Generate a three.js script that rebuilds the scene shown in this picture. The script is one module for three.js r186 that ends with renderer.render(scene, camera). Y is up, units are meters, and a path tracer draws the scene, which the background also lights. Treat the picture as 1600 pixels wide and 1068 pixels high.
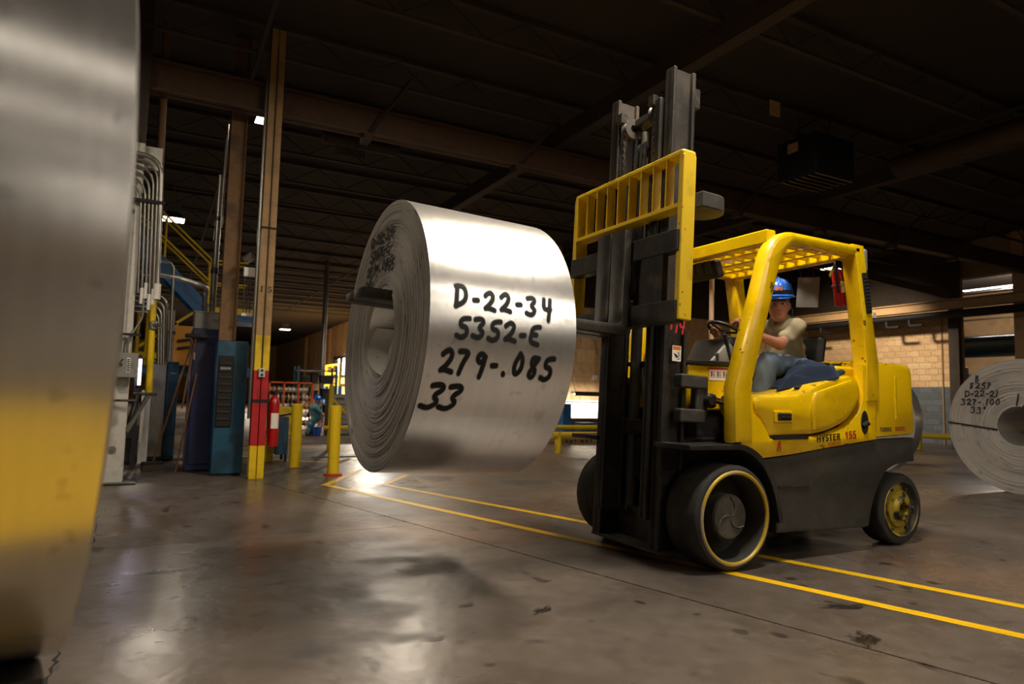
import * as THREE from 'three';
import { RoundedBoxGeometry } from 'three/addons/geometries/RoundedBoxGeometry.js';
import { mergeGeometries, mergeVertices, toCreasedNormals } from 'three/addons/utils/BufferGeometryUtils.js';
import { RectAreaLightUniformsLib } from 'three/addons/lights/RectAreaLightUniformsLib.js';
import { MarchingCubes } from 'three/addons/objects/MarchingCubes.js';
import { FontLoader } from 'three/addons/loaders/FontLoader.js';
import { TextGeometry } from 'three/addons/geometries/TextGeometry.js';

// ---------------------------------------------------------------- camera, sky, light, exposure
// World axes follow the building: x runs along the column row, -z away from the photographer.
const scene = new THREE.Scene();
const camera = new THREE.PerspectiveCamera(2 * Math.atan(534 / 1040) * 180 / Math.PI, 1600 / 1068, 0.05, 300);
camera.position.set(0, 1.17, 0);
camera.rotation.order = 'YXZ';
camera.rotation.set(Math.atan(86 / 1040), -28 * Math.PI / 180, 0.023);
camera.focus = 4.7;
camera.userData.fStop = 2.2;
scene.add(camera);
const renderer = new THREE.WebGLRenderer({ antialias: true });
renderer.toneMapping = THREE.LinearToneMapping;
renderer.toneMappingExposure = 1.6;
renderer.shadowMap.enabled = true;
RectAreaLightUniformsLib.init();
scene.background = new THREE.Color().setRGB(1.0, 1.0, 1.02);
scene.backgroundIntensity = 9;
// high-bay lamps: x, y, z, intensity (nits of the lens)
const WARM = new THREE.Color().setRGB(1.0, 0.86, 0.68), COOL = new THREE.Color().setRGB(1.0, 0.9, 0.77);
const LAMPS = [ // x, y, z, intensity, lens size, 1 = wide beam, 2 = floodlight turned to the block wall
  [3.4, 5.55, -4.0, 80, 0.7, 0], [3.6, 5.55, -2.5, 75, 0.7, 0], [-2.6, 5.55, -5.2, 120, 0.5, 0],
  [10.4, 5.45, -12.2, 30, 0.5, 0], [17.6, 5.2, -12.9, 400, 0.4, 2], [0.13, 5.4, -18.5, 75, 0.5, 1], [1.3, 5.45, -10.95, 10, 0.3, 0], [7.2, 5.2, -45, 1300, 0.6, 1], [8.6, 5.2, -30, 200, 0.6, 1], [6.0, 5.5, -17.0, 85, 0.5, 1],
];
// fluorescent strip rows over the hall behind the photographer: x, z, intensity
const STRIPS = [[0.6, 1.8, 1.1], [5.6, 1.8, 12], [1.0, 4.1, 1.1], [6.4, 4.1, 12], [2.4, 6.6, 0.8], [7.6, 6.6, 13], [4, 11, 5], [9, 11, 13], [6, 17, 8], [10, 24, 12]];

// ---------------------------------------------------------------- helpers
let seed = 20240611;
function rnd() { seed = (seed + 0x6D2B79F5) | 0; let t = Math.imul(seed ^ (seed >>> 15), 1 | seed); t = (t + Math.imul(t ^ (t >>> 7), 61 | t)) ^ t; return ((t ^ (t >>> 14)) >>> 0) / 4294967296; }
const rr = (a, b) => a + (b - a) * rnd();
const D2R = Math.PI / 180;
const V3 = (x, y, z) => new THREE.Vector3(x, y, z);
function clean(g) {
  if (!g.index) { const n = g.attributes.position.count, id = new Uint32Array(n); for (let i = 0; i < n; i++) id[i] = i; g.setIndex(new THREE.BufferAttribute(id, 1)); }
  for (const k of Object.keys(g.attributes)) if (!['position', 'normal', 'uv', 'color'].includes(k)) g.deleteAttribute(k);
  if (!g.attributes.uv) g.setAttribute('uv', new THREE.BufferAttribute(new Float32Array(g.attributes.position.count * 2), 2));
  if (!g.attributes.normal) g.computeVertexNormals();
  g.morphAttributes = {}; g.clearGroups();
  return g;
}
function merge(gs) { gs = (Array.isArray(gs) ? gs : [gs]).map(clean); return gs.length === 1 ? gs[0] : mergeGeometries(gs, false); }
const at = (g, x = 0, y = 0, z = 0) => g.translate(x, y, z);
function rot(g, rx = 0, ry = 0, rz = 0) { if (rx) g.rotateX(rx); if (ry) g.rotateY(ry); if (rz) g.rotateZ(rz); return g; }
// box by centre
const bx = (w, h, d, x = 0, y = 0, z = 0, rx = 0, ry = 0, rz = 0) => at(rot(new THREE.BoxGeometry(w, h, d), rx, ry, rz), x, y, z);
const rb = (w, h, d, x = 0, y = 0, z = 0, r = 0.01, rx = 0, ry = 0, rz = 0) => at(rot(new RoundedBoxGeometry(w, h, d, 2, Math.min(r, w / 2.01, h / 2.01, d / 2.01)), rx, ry, rz), x, y, z);
// box by bounds
const bb = (x0, x1, y0, y1, z0, z1, r = 0) => r ? rb(Math.abs(x1 - x0), Math.abs(y1 - y0), Math.abs(z1 - z0), (x0 + x1) / 2, (y0 + y1) / 2, (z0 + z1) / 2, r) : bx(Math.abs(x1 - x0), Math.abs(y1 - y0), Math.abs(z1 - z0), (x0 + x1) / 2, (y0 + y1) / 2, (z0 + z1) / 2);
// cylinder between two points
function rod(a, b, r, r2 = r, n = 14) {
  const A = V3(...a), B = V3(...b), L = A.distanceTo(B);
  const g = new THREE.CylinderGeometry(r2, r, L, n, 1);
  g.translate(0, L / 2, 0);
  g.applyQuaternion(new THREE.Quaternion().setFromUnitVectors(V3(0, 1, 0), B.clone().sub(A).normalize()));
  return at(g, ...a);
}
// rectangular bar between two points
function bar(a, b, w, h, up = [0, 1, 0]) {
  const A = V3(...a), B = V3(...b), L = A.distanceTo(B), d = B.clone().sub(A).normalize();
  let s = V3(...up).cross(d); if (s.length() < 1e-4) s = V3(1, 0, 0).cross(d); s.normalize();
  const t = d.clone().cross(s);
  const g = new THREE.BoxGeometry(w, h, L);
  g.applyMatrix4(new THREE.Matrix4().makeBasis(s, t, d));
  const c = A.add(B).multiplyScalar(0.5); return at(g, c.x, c.y, c.z);
}
// pipe through points with rounded bends
function pipe(pts, r, bend = 0.1, n = 10) {
  const P = pts.map(p => V3(...p)), path = new THREE.CurvePath();
  let last = P[0].clone();
  for (let i = 1; i < P.length - 1; i++) {
    const a = P[i].clone().sub(P[i - 1]), b = P[i + 1].clone().sub(P[i]);
    const k = Math.min(bend, a.length() * 0.49, b.length() * 0.49);
    const s = P[i].clone().sub(a.normalize().multiplyScalar(k)), e = P[i].clone().add(b.normalize().multiplyScalar(k));
    path.add(new THREE.LineCurve3(last, s)); path.add(new THREE.QuadraticBezierCurve3(s, P[i].clone(), e)); last = e;
  }
  path.add(new THREE.LineCurve3(last, P[P.length - 1].clone()));
  const gs = path.curves.map(c => new THREE.TubeGeometry(c, c.isLineCurve3 ? 1 : 8, r, n, false));
  return merge(gs);
}
const spline = (pts, r, seg = 40, n = 8) => new THREE.TubeGeometry(new THREE.CatmullRomCurve3(pts.map(p => V3(...p))), seg, r, n, false);
// side profile in x-y, extruded along z from z0 to z1
function prof(pts, z0, z1, bev = 0, holes = []) {
  const s = new THREE.Shape(pts.map(p => new THREE.Vector2(p[0], p[1])));
  for (const h of holes) s.holes.push(new THREE.Path(h.map(p => new THREE.Vector2(p[0], p[1]))));
  const d = Math.abs(z1 - z0);
  const g = new THREE.ExtrudeGeometry(s, { depth: d - 2 * bev, bevelEnabled: bev > 0, bevelThickness: bev, bevelSize: bev, bevelOffset: -bev, bevelSegments: 2, curveSegments: 16 });
  return at(toCreasedNormals(g, 0.6), 0, 0, Math.min(z0, z1) + bev);
}
const shapeProf = (s, z0, z1, bev = 0, seg = 16) => { const d = Math.abs(z1 - z0); return at(toCreasedNormals(new THREE.ExtrudeGeometry(s, { depth: d - 2 * bev, bevelEnabled: bev > 0, bevelThickness: bev, bevelSize: bev, bevelOffset: -bev, bevelSegments: 2, curveSegments: seg }), 0.6), 0, 0, Math.min(z0, z1) + bev); };
const lathe = (pts, n = 48) => toCreasedNormals(new THREE.LatheGeometry(pts.map(p => new THREE.Vector2(p[0], p[1])), n), 0.5);
// lathe about the x axis: pts are [radius, x]
const latheX = (pts, n = 64) => lathe(pts, n).rotateZ(-Math.PI / 2);
const latheZ = (pts, n = 64) => lathe(pts, n).rotateX(Math.PI / 2);
// uv in metres, by the dominant normal
function boxUV(g, s = 1) {
  const p = g.attributes.position, n = g.attributes.normal, uv = new Float32Array(p.count * 2);
  for (let i = 0; i < p.count; i++) {
    const ax = Math.abs(n.getX(i)), ay = Math.abs(n.getY(i)), az = Math.abs(n.getZ(i));
    let a, b; if (ay >= ax && ay >= az) { a = p.getX(i); b = p.getZ(i); } else if (ax >= az) { a = p.getZ(i); b = p.getY(i); } else { a = p.getX(i); b = p.getY(i); }
    uv[2 * i] = a / s; uv[2 * i + 1] = b / s;
  }
  g.setAttribute('uv', new THREE.BufferAttribute(uv, 2)); return g;
}
const used = {};
function numbered(n) { const k = used[n] = (used[n] ?? -1) + 1; return k ? n + '_' + String(k).padStart(3, '0') : n; }
function shadow(o) { o.castShadow = true; o.receiveShadow = true; return o; }
function tag(o, label, category, group, kind) { if (label) o.userData.label = label; if (category) o.userData.category = category; if (group) o.userData.group = group; if (kind) o.userData.kind = kind; return o; }
// a thing: a group at its base; its parts are given in world coordinates
function thing(name, label, category, [x, y, z] = [0, 0, 0], group) {
  const o = new THREE.Group(); o.name = numbered(name); o.position.set(x, y, z); scene.add(o); return tag(o, label, category, group);
}
function worldOrigin(o) { const v = V3(0, 0, 0); for (let p = o; p && p !== scene; p = p.parent) v.add(p.position); return v; }
// a part: geometry in world coordinates (the parent's place is taken off)
function part(parent, name, gs, mat, { uv = 0, label } = {}) {
  const g = merge(gs); if (uv) boxUV(g, uv);
  const w = worldOrigin(parent); g.translate(-w.x, -w.y, -w.z);
  const m = shadow(new THREE.Mesh(g, mat)); m.name = name; if (label) m.userData.label = label; parent.add(m); return m;
}
// a thing that is one mesh
function single(name, gs, mat, label, category, { pos, uv = 0, group, kind } = {}) {
  const g = merge(gs); if (uv) boxUV(g, uv);
  g.computeBoundingBox(); const b = g.boundingBox; const p = pos ? V3(...pos) : V3((b.min.x + b.max.x) / 2, b.min.y, (b.min.z + b.max.z) / 2);
  g.translate(-p.x, -p.y, -p.z); const m = shadow(new THREE.Mesh(g, mat)); m.position.copy(p); m.name = numbered(name); scene.add(m); return tag(m, label, category, group, kind);
}
function struct(name, gs, mat, { uv = 0, label } = {}) { const m = single(name, gs, mat, label, undefined, { uv }); m.userData.kind = 'structure'; return m; }
function structGroup(name, label, pos = [0, 0, 0]) { const o = thing(name, label, undefined, pos); o.userData.kind = 'structure'; return o; }
function dup(src, [x, y, z], label, turn) { const c = src.clone(); c.name = numbered(src.name.replace(/_\d{3}$/, '')); c.position.set(x, y, z); if (turn !== undefined) c.rotation.y = turn; if (label) c.userData.label = label; scene.add(c); return c; }

// ---------------------------------------------------------------- textures
function hash2(x, y, s) { let h = Math.imul(x, 374761393) + Math.imul(y, 668265263) + Math.imul(s, 974634777); h = Math.imul(h ^ (h >>> 13), 1274126177); return ((h ^ (h >>> 16)) >>> 0) / 4294967296; }
function vnoise(x, y, per, s) { const x0 = Math.floor(x), y0 = Math.floor(y), fx = x - x0, fy = y - y0, u = fx * fx * (3 - 2 * fx), v = fy * fy * (3 - 2 * fy); const w = k => ((k % per) + per) % per; const a = hash2(w(x0), w(y0), s), b = hash2(w(x0 + 1), w(y0), s), c = hash2(w(x0), w(y0 + 1), s), d = hash2(w(x0 + 1), w(y0 + 1), s); return a + (b - a) * u + (c - a) * v + (a - b - c + d) * u * v; }
function fbm(u, v, base, oct, s, gain = 0.5) { let a = 0, w = 1, t = 0, f = base; for (let i = 0; i < oct; i++) { a += w * vnoise(u * f, v * f, f, s + i * 17); t += w; w *= gain; f *= 2; } return a / t; }
const clamp = (x, a = 0, b = 1) => Math.min(b, Math.max(a, x));
const smooth = (a, b, x) => { const t = clamp((x - a) / (b - a)); return t * t * (3 - 2 * t); };
function dataTex(w, h, fn, srgb = true) {
  const d = new Uint8Array(w * h * 4);
  for (let y = 0; y < h; y++) for (let x = 0; x < w; x++) { const c = fn(x / w, y / h, x, y), i = 4 * (y * w + x); if (typeof c === 'number') { d[i] = d[i + 1] = d[i + 2] = clamp(c) * 255; } else { d[i] = clamp(c[0]) * 255; d[i + 1] = clamp(c[1]) * 255; d[i + 2] = clamp(c[2]) * 255; } d[i + 3] = 255; }
  const t = new THREE.DataTexture(d, w, h); t.wrapS = t.wrapT = THREE.RepeatWrapping; t.magFilter = THREE.LinearFilter; t.minFilter = THREE.LinearMipmapLinearFilter; t.generateMipmaps = true; if (srgb) t.colorSpace = THREE.SRGBColorSpace; t.needsUpdate = true; return t;
}
const mixc = (a, b, t) => [a[0] + (b[0] - a[0]) * t, a[1] + (b[1] - a[1]) * t, a[2] + (b[2] - a[2]) * t];
const hexc = h => { const n = parseInt(h.slice(1), 16); return [(n >> 16 & 255) / 255, (n >> 8 & 255) / 255, (n & 255) / 255]; };
const std = o => new THREE.MeshStandardMaterial(o), phy = o => new THREE.MeshPhysicalMaterial(o);
// paint with scuffs: base colour, dirt colour, amount
function grimeTex(base, dirt, amount, s, n = 256) { const b = hexc(base), d = hexc(dirt); return dataTex(n, n, (u, v) => { const a = smooth(0.62 - amount * 0.25, 0.8, fbm(u, v, 4, 5, s)), f = (fbm(u, v, 32, 3, s + 5) - 0.5) * 0.06; const scratch = smooth(0.93, 0.97, vnoise(u * 7, v * 150, 150, s + 9)) * amount * 0.4; const c = mixc(b, d, clamp(a * amount + scratch)); return [c[0] + f, c[1] + f, c[2] + f]; }); }
function scuffTex(base, dirt, s) { const b = hexc(base), d = hexc(dirt); return dataTex(512, 512, (u, v) => { const chip = smooth(0.71, 0.75, fbm(u, v, 26, 4, s)) * smooth(0.5, 0.62, fbm(u, v, 4, 3, s + 3)), film = smooth(0.5, 0.8, fbm(u, v, 5, 4, s + 6)) * 0.16, line = smooth(0.955, 0.975, vnoise(u * 9, v * 200, 200, s + 9)) * smooth(0.5, 0.7, fbm(u, v, 6, 2, s + 11)) * 0.5; return mixc(b, d, clamp(chip * 0.85 + film + line)); }); }
function roughTex(lo, hi, s, f = 6) { return dataTex(256, 256, (u, v) => lo + (hi - lo) * fbm(u, v, f, 5, s), false); }

const texYellow = scuffTex('#f0c400', '#6b5210', 11), texRoughPaint = roughTex(0.25, 0.6, 21), texBlackPaint = grimeTex('#242322', '#4c463e', 0.6, 31), texSteel = grimeTex('#5a5651', '#28241f', 0.8, 41), texBrown = grimeTex('#7a5a36', '#4d3822', 0.8, 51);
const texCream = grimeTex('#d7b384', '#b08c5e', 0.5, 61), texRubber = grimeTex('#2a2825', '#4a433a', 0.9, 71), texDenim = dataTex(128, 128, (u, v, x, y) => { const w = ((x + y) % 4 < 2 ? 0.05 : -0.03) + (fbm(u, v, 4, 4, 81) - 0.5) * 0.28; return [0.47 + w, 0.55 + w, 0.64 + w]; });
const M = {
  yellow: phy({ map: texYellow, roughnessMap: texRoughPaint, roughness: 0.7, clearcoat: 0.6, clearcoatRoughness: 0.16 }),
  yellowPost: phy({ map: scuffTex('#e9c100', '#5a4510', 12), roughness: 0.5, clearcoat: 0.15, clearcoatRoughness: 0.4 }),
  yellowSafety: std({ map: grimeTex('#e3bf08', '#97770c', 0.6, 13), roughness: 0.55 }),
  blackPaint: std({ map: texBlackPaint, roughnessMap: texRoughPaint, roughness: 0.9 }),
  blackPlastic: std({ color: '#161616', roughness: 0.5 }),
  black: std({ color: '#0d0d0d', roughness: 0.7 }),
  frameGrey: std({ map: grimeTex('#3b3934', '#57513f', 0.7, 33), roughness: 0.6 }),
  mast: std({ map: grimeTex('#322f2c', '#544b40', 0.8, 43), roughnessMap: roughTex(0.3, 0.65, 44), roughness: 0.9, metalness: 0.35 }),
  steel: std({ map: texSteel, roughness: 0.45, metalness: 0.7 }),
  fork: std({ map: grimeTex('#4b4742', '#2b2722', 0.7, 45), roughness: 0.42, metalness: 0.6 }),
  chrome: std({ color: '#c8c4ba', roughness: 0.22, metalness: 1 }),
  rubber: std({ map: texRubber, roughness: 0.85, bumpMap: roughTex(0, 1, 72, 12), bumpScale: 0.004 }),
  red: phy({ map: grimeTex('#b50f14', '#7c0a0d', 0.4, 14), roughness: 0.35, clearcoat: 0.4, clearcoatRoughness: 0.2 }),
  redFlat: std({ map: grimeTex('#b3141a', '#6e0c0f', 0.6, 15), roughness: 0.6 }),
  white: std({ color: '#dedbd2', roughness: 0.5 }),
  paper: std({ color: '#e9e4d6', roughness: 0.8 }),
  brown: std({ map: texBrown, roughness: 0.7 }),
  tan: std({ map: grimeTex('#a98658', '#7c5f3b', 0.6, 52), roughness: 0.65 }),
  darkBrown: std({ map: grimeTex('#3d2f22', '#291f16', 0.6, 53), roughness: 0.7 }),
  roof: std({ color: '#3a322b', roughness: 0.9 }), joist: std({ map: grimeTex('#45392e', '#2e251d', 0.5, 54), roughness: 0.75 }),
  girder: std({ map: grimeTex('#5c4330', '#3a2a1d', 0.6, 55), roughness: 0.7 }),
  cream: std({ map: texCream, roughness: 0.8 }), cream2: std({ map: grimeTex('#cfa87a', '#a8845a', 0.5, 62), roughness: 0.8 }), cream3: std({ map: grimeTex('#dbb98c', '#b9986a', 0.4, 63), roughness: 0.8 }),
  mortar: std({ color: '#a58a64', roughness: 0.95 }),
  greyBlock: std({ map: grimeTex('#5f666b', '#454a4d', 0.5, 64), roughness: 0.6 }), greyBlock2: std({ map: grimeTex('#586064', '#40464a', 0.5, 65), roughness: 0.6 }),
  galv: std({ map: grimeTex('#a5a29b', '#6f6c66', 0.6, 46), roughness: 0.35, metalness: 0.75 }),
  conduit: std({ color: '#8b8880', roughness: 0.35, metalness: 0.8 }),
  greyPaint: std({ map: grimeTex('#85837c', '#5c5952', 0.6, 47), roughness: 0.5 }),
  whiteSteel: std({ map: grimeTex('#cdc9bf', '#8b857c', 0.5, 48), roughness: 0.45, metalness: 0.25 }),
  navy: phy({ map: grimeTex('#0f1b44', '#080e24', 0.7, 16), roughness: 0.4, clearcoat: 0.3 }), teal: phy({ map: grimeTex('#164c66', '#0b2a39', 0.7, 17), roughness: 0.42, clearcoat: 0.3 }), cabinet: phy({ map: grimeTex('#23455a', '#12242e', 0.6, 18), roughness: 0.3, clearcoat: 0.4 }),
  blueSteel: std({ map: grimeTex('#1a5f97', '#0f3655', 0.5, 19), roughness: 0.5 }), blue: std({ color: '#1d4fb0', roughness: 0.5 }),
  wood: std({ map: dataTex(64, 256, (u, v) => mixc([0.5, 0.35, 0.18], [0.38, 0.25, 0.12], fbm(u, v, 4, 4, 91))), roughness: 0.6 }), palletWood: std({ map: dataTex(128, 128, (u, v) => mixc([0.56, 0.45, 0.32], [0.4, 0.3, 0.2], fbm(u * 0.3, v, 8, 4, 92))), roughness: 0.85 }),
  orange: std({ color: '#c2501c', roughness: 0.55 }), orangePanel: std({ color: '#cf8a1c', roughness: 0.6 }),
};
for (const k of Object.keys(M)) M[k].name = k;
// ---------------------------------------------------------------- floor: concrete slabs with saw-cut joints
const texFloor = dataTex(1024, 1024, (u, v) => {
  const big = fbm(u, v, 3, 5, 101), mid = fbm(u, v, 14, 4, 102), fine = fbm(u, v, 128, 2, 103), rust = smooth(0.55, 0.75, fbm(u, v, 5, 4, 104));
  let c = mixc([0.305, 0.275, 0.25], [0.42, 0.375, 0.335], clamp(big * 1.6 - 0.3));
  c = mixc(c, [0.41, 0.3, 0.22], rust * 0.5);
  const stain = smooth(0.66, 0.78, fbm(u, v, 10, 4, 105)) * 0.5; c = mixc(c, [0.2, 0.18, 0.165], stain);
  const spot = smooth(0.8, 0.86, fbm(u, v, 60, 2, 106)) * 0.6; c = mixc(c, [0.14, 0.12, 0.11], spot);
  const k = (mid - 0.5) * 0.1 + (fine - 0.5) * 0.07; return [c[0] + k, c[1] + k, c[2] + k];
});
const texFloorRough = dataTex(1024, 1024, (u, v) => { const a = fbm(u, v, 4, 5, 111), b = fbm(u, v, 40, 3, 112), s = smooth(0.62, 0.78, fbm(u, v, 10, 4, 105)); return 0.28 + 0.17 * smooth(0.3, 0.75, a) + 0.16 * (b - 0.5) + s * 0.2; }, false);
const texFloorBump = dataTex(1024, 1024, (u, v) => 0.7 * fbm(u, v, 24, 4, 121) + 0.3 * fbm(u, v, 200, 2, 122), false);
const matFloor = std({ name: 'concrete', map: texFloor, roughnessMap: texFloorRough, roughness: 1, bumpMap: texFloorBump, bumpScale: 0.004 });
const CRACKS = [[[-0.41, -7.2], [-0.36, -5.9], [-0.37, -4.2], [-0.3, -3.6], [-0.33, -3.15]]];
const STAINS = [[-0.05, -2.75, 0.7, 0.16, 0.2], [0.1, -4.9, 0.5, 0.14, 0.1], [1.25, -3.1, 0.22, 0.12, 0], [1.95, -3.25, 0.3, 0.12, 0.5], [1.6, -3.5, 0.2, 0.1, 0.3], [3.2, -2.2, 0.4, 0.22, 0.6], [3.6, -2.6, 0.5, 0.18, -0.3]];
const floor = structGroup('floor', 'worn polished concrete factory floor in large slabs');
{
  const xj = (z, k) => 1.66 + (z + 7.74) * 0.257 + k * 6.5, X0 = -13, X1 = 40, gap = 0.006;
  for (let i = -14; i <= 5; i++) for (let k = -7; k <= 8; k++) {
    const za = -5.78 + i * 6 + gap, zb = -5.78 + (i + 1) * 6 - gap;
    const q = [[xj(za, k) + gap, za], [xj(za, k + 1) - gap, za], [xj(zb, k + 1) - gap, zb], [xj(zb, k) + gap, zb]].map(p => [clamp(p[0], X0, X1), p[1]]);
    if (q[1][0] - q[0][0] < 0.05 && q[2][0] - q[3][0] < 0.05) continue;
    if (za < -86 || (q[0][0] > 12.3 && zb < -19.5 && q[3][0] > 12.3 && q[0][0] < 22)) continue;
    const pos = [], uv = [], nor = [], idx = [];
    for (const y of [0, -0.06]) for (const p of q) { pos.push(p[0], y, p[1]); uv.push(p[0] / 9, p[1] / 9); nor.push(0, 1, 0); }
    idx.push(0, 3, 2, 0, 2, 1);
    for (let e = 0; e < 4; e++) { const f = (e + 1) % 4; idx.push(e, f, e + 4, f, f + 4, e + 4); }
    const g = new THREE.BufferGeometry(); g.setAttribute('position', new THREE.Float32BufferAttribute(pos, 3)); g.setAttribute('uv', new THREE.Float32BufferAttribute(uv, 2)); g.setAttribute('normal', new THREE.Float32BufferAttribute(nor, 3)); g.setIndex(idx);
    part(floor, 'slab', g, matFloor);
  }
  const crack = (pts, w) => { const pos = [], idx = []; pts.forEach(([x, z], i) => { const a = pts[Math.max(0, i - 1)], b = pts[Math.min(pts.length - 1, i + 1)], dx = b[0] - a[0], dz = b[1] - a[1], l = Math.hypot(dx, dz), k = w * (0.5 + rnd()) / l; pos.push(x - dz * k, 0.0012, z + dx * k, x + dz * k, 0.0012, z - dx * k); if (i) { const o = 2 * i; idx.push(o - 2, o, o - 1, o - 1, o, o + 1); } }); const g = new THREE.BufferGeometry(); g.setAttribute('position', new THREE.Float32BufferAttribute(pos, 3)); g.setIndex(idx); g.computeVertexNormals(); return g; };
  const jag = (P, n, amp) => { const o = []; for (let i = 0; i + 1 < P.length; i++) for (let k = 0; k < n; k++) { const t = k / n; o.push([P[i][0] + (P[i + 1][0] - P[i][0]) * t + (rnd() - 0.5) * amp, P[i][1] + (P[i + 1][1] - P[i][1]) * t + (rnd() - 0.5) * amp]); } return o; };
  for (const P of CRACKS) part(floor, 'crack', crack(jag(P, 9, 0.05), 0.006), M.black);
  const blot = dataTex(256, 256, (u, v) => { const d = Math.hypot((u - 0.5) * 2, (v - 0.5) * 2) + (fbm(u, v, 5, 4, 131) - 0.5) * 1.3; return smooth(0.75, 0.35, d) * (0.4 + 0.6 * smooth(0.35, 0.55, fbm(u, v, 30, 3, 132))) * 0.85; }, false);
  const oil = std({ name: 'oil_stain', color: '#15110d', alphaMap: blot, transparent: true, roughness: 0.35 });
  STAINS.forEach(([x, z, w, d, r], i) => part(floor, 'oil_stain', at(new THREE.PlaneGeometry(w, d).rotateX(-Math.PI / 2).rotateY(r), x, 0.0022 + i * 0.0002, z), oil));
  part(floor, 'joint_bed', bb(-13, 40, -0.3, -0.062, -86, 30.3), M.darkBrown);
}
// ---------------------------------------------------------------- roof, joists, girder
struct('ceiling', bb(-13.3, 40.3, 6.35, 6.6, -80.3, 30.3), M.roof, { uv: 3, label: 'dark roof deck high above the factory floor' });
const joistFrame = structGroup('trim_1', 'dark open web roof joists running across the ceiling');
for (let z = -40; z < 8; z += 1.9) {
  const g = [bb(-13, 22, 6.27, 6.33, z - 0.05, z + 0.05), bb(-13, 22, 5.86, 5.9, z - 0.035, z + 0.035)];
  if (z > -26) for (let x = -6; x < 21; x += 1.2) { g.push(bar([x, 5.9, z], [x + 0.6, 6.28, z], 0.02, 0.02), bar([x + 0.6, 6.28, z], [x + 1.2, 5.9, z], 0.02, 0.02)); }
  part(joistFrame, 'joist', g, M.joist, { uv: 2 });
}
for (const x of [-4, 1.0, 6.4, 11.6, 16.8]) part(joistFrame, 'bridging', bb(x - 0.025, x + 0.025, 5.82, 5.86, -40, 8), M.joist);
const iBeamX = (x0, x1, y0, y1, z, w = 0.22) => [bb(x0, x1, y0, y0 + 0.025, z - w / 2, z + w / 2), bb(x0, x1, y1 - 0.025, y1, z - w / 2, z + w / 2), bb(x0, x1, y0, y1, z - 0.012, z + 0.012)];
const iBeamZ = (z0, z1, y0, y1, x, w = 0.22) => [bb(x - w / 2, x + w / 2, y0, y0 + 0.025, z0, z1), bb(x - w / 2, x + w / 2, y1 - 0.025, y1, z0, z1), bb(x - 0.012, x + 0.012, y0, y1, z0, z1)];
const girder = structGroup('trim_2', 'long brown steel girder over the column row', [8, 5.1, -9.75]);
part(girder, 'beam', iBeamX(-12, 22, 5.08, 5.5, -9.78), M.girder, { uv: 2 });
for (let x = 2.6; x < 20; x += 2.6) part(girder, 'brace', [bar([x, 5.05, -9.78], [x + 0.5, 5.86, -9.2], 0.05, 0.05), bb(x - 0.06, x + 0.06, 4.98, 5.08, -9.9, -9.66)], M.joist);
const rightBeam = structGroup('trim_3', 'grey brown steel beam running along the cream block wall', [20.8, 4.2, -12]);
part(rightBeam, 'beam', [bb(20.75, 20.83, 4.12, 4.34, -19, 2), bb(20.65, 20.93, 4.34, 4.37, -19, 2), bb(20.65, 20.93, 4.09, 4.12, -19, 2)], M.tan, { uv: 2 });
part(rightBeam, 'sprinkler_pipe', [rod([20.95, 3.98, -19], [20.95, 3.98, 2], 0.09), rod([21.3, 4.0, -19], [21.3, 4.0, 2], 0.12)], M.black);
for (const z of [-15.8, -13.35, -12.6]) part(rightBeam, 'pipe_elbow', pipe([[20.95, 3.98, z], [20.95, 3.7, z], [20.95, 3.7, z + 0.42]], 0.045, 0.08), M.black);
part(rightBeam, 'strut', bar([14.5, 5.95, -14.4], [20.8, 4.55, -11.4], 0.08, 0.22), M.girder);
for (const [x, z] of [[6, -13.5], [12.5, -14.5]]) struct('trim_4', [bb(x - 0.1, x + 0.1, 5.55, 5.85, -19, 6)], M.joist);

// ---------------------------------------------------------------- walls
function blockWall(root, axis, fixed, a0, a1, y0, y1, split, single, out, stepY = 0.2, stepA = 0.4) {
  const gF = bx(axis === 'z' ? 0.016 : stepA - 0.012, stepY - 0.012, axis === 'z' ? stepA - 0.012 : 0.016), gH = bx(axis === 'z' ? 0.016 : stepA / 2 - 0.012, stepY - 0.012, axis === 'z' ? stepA / 2 - 0.012 : 0.016);
  clean(gF); clean(gH); const rest = { cream: [], grey: [] };
  const n = Math.round((y1 - y0) / stepY);
  for (let j = 0; j < n; j++) {
    const y = y0 + (j + 0.5) * stepY, half = j % 2; let a = a0;
    while (a < a1 - 0.05) {
      const w = (half && a === a0) ? stepA / 2 : Math.min(stepA, a1 - a); const c = a + w / 2; a += w;
      const g = w < stepA * 0.7 ? gH : gF, grey = y < split, p = axis === 'z' ? [fixed, y, c] : [c, y, fixed];
      if (single(c, y)) { const m = shadow(new THREE.Mesh(g, grey ? [M.greyBlock, M.greyBlock2][(rnd() * 2) | 0] : [M.cream, M.cream2, M.cream3][(rnd() * 3) | 0])); m.name = 'block'; m.position.set(p[0] - root.position.x, p[1] - root.position.y, p[2] - root.position.z); root.add(m); }
      else rest[grey ? 'grey' : 'cream'].push(g.clone().translate(...p));
    }
  }
  for (const k of ['cream', 'grey']) if (rest[k].length) { const m = part(root, k + '_blockwork', rest[k], k === 'grey' ? M.greyBlock : M.cream); m.userData.kind = 'stuff'; }
}
const wallRight = structGroup('wall_right', 'cream painted block wall with grey lower band', [22.1, 0, -15.4]);
part(wallRight, 'backing', [bb(22.105, 22.4, 0, 6.35, -19.4, -11.75), bb(22.105, 22.4, 5.2, 6.35, -11.75, -9.95), bb(22.105, 22.4, 0, 6.35, -9.75, 30.3)], M.mortar, { uv: 1 });
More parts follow.
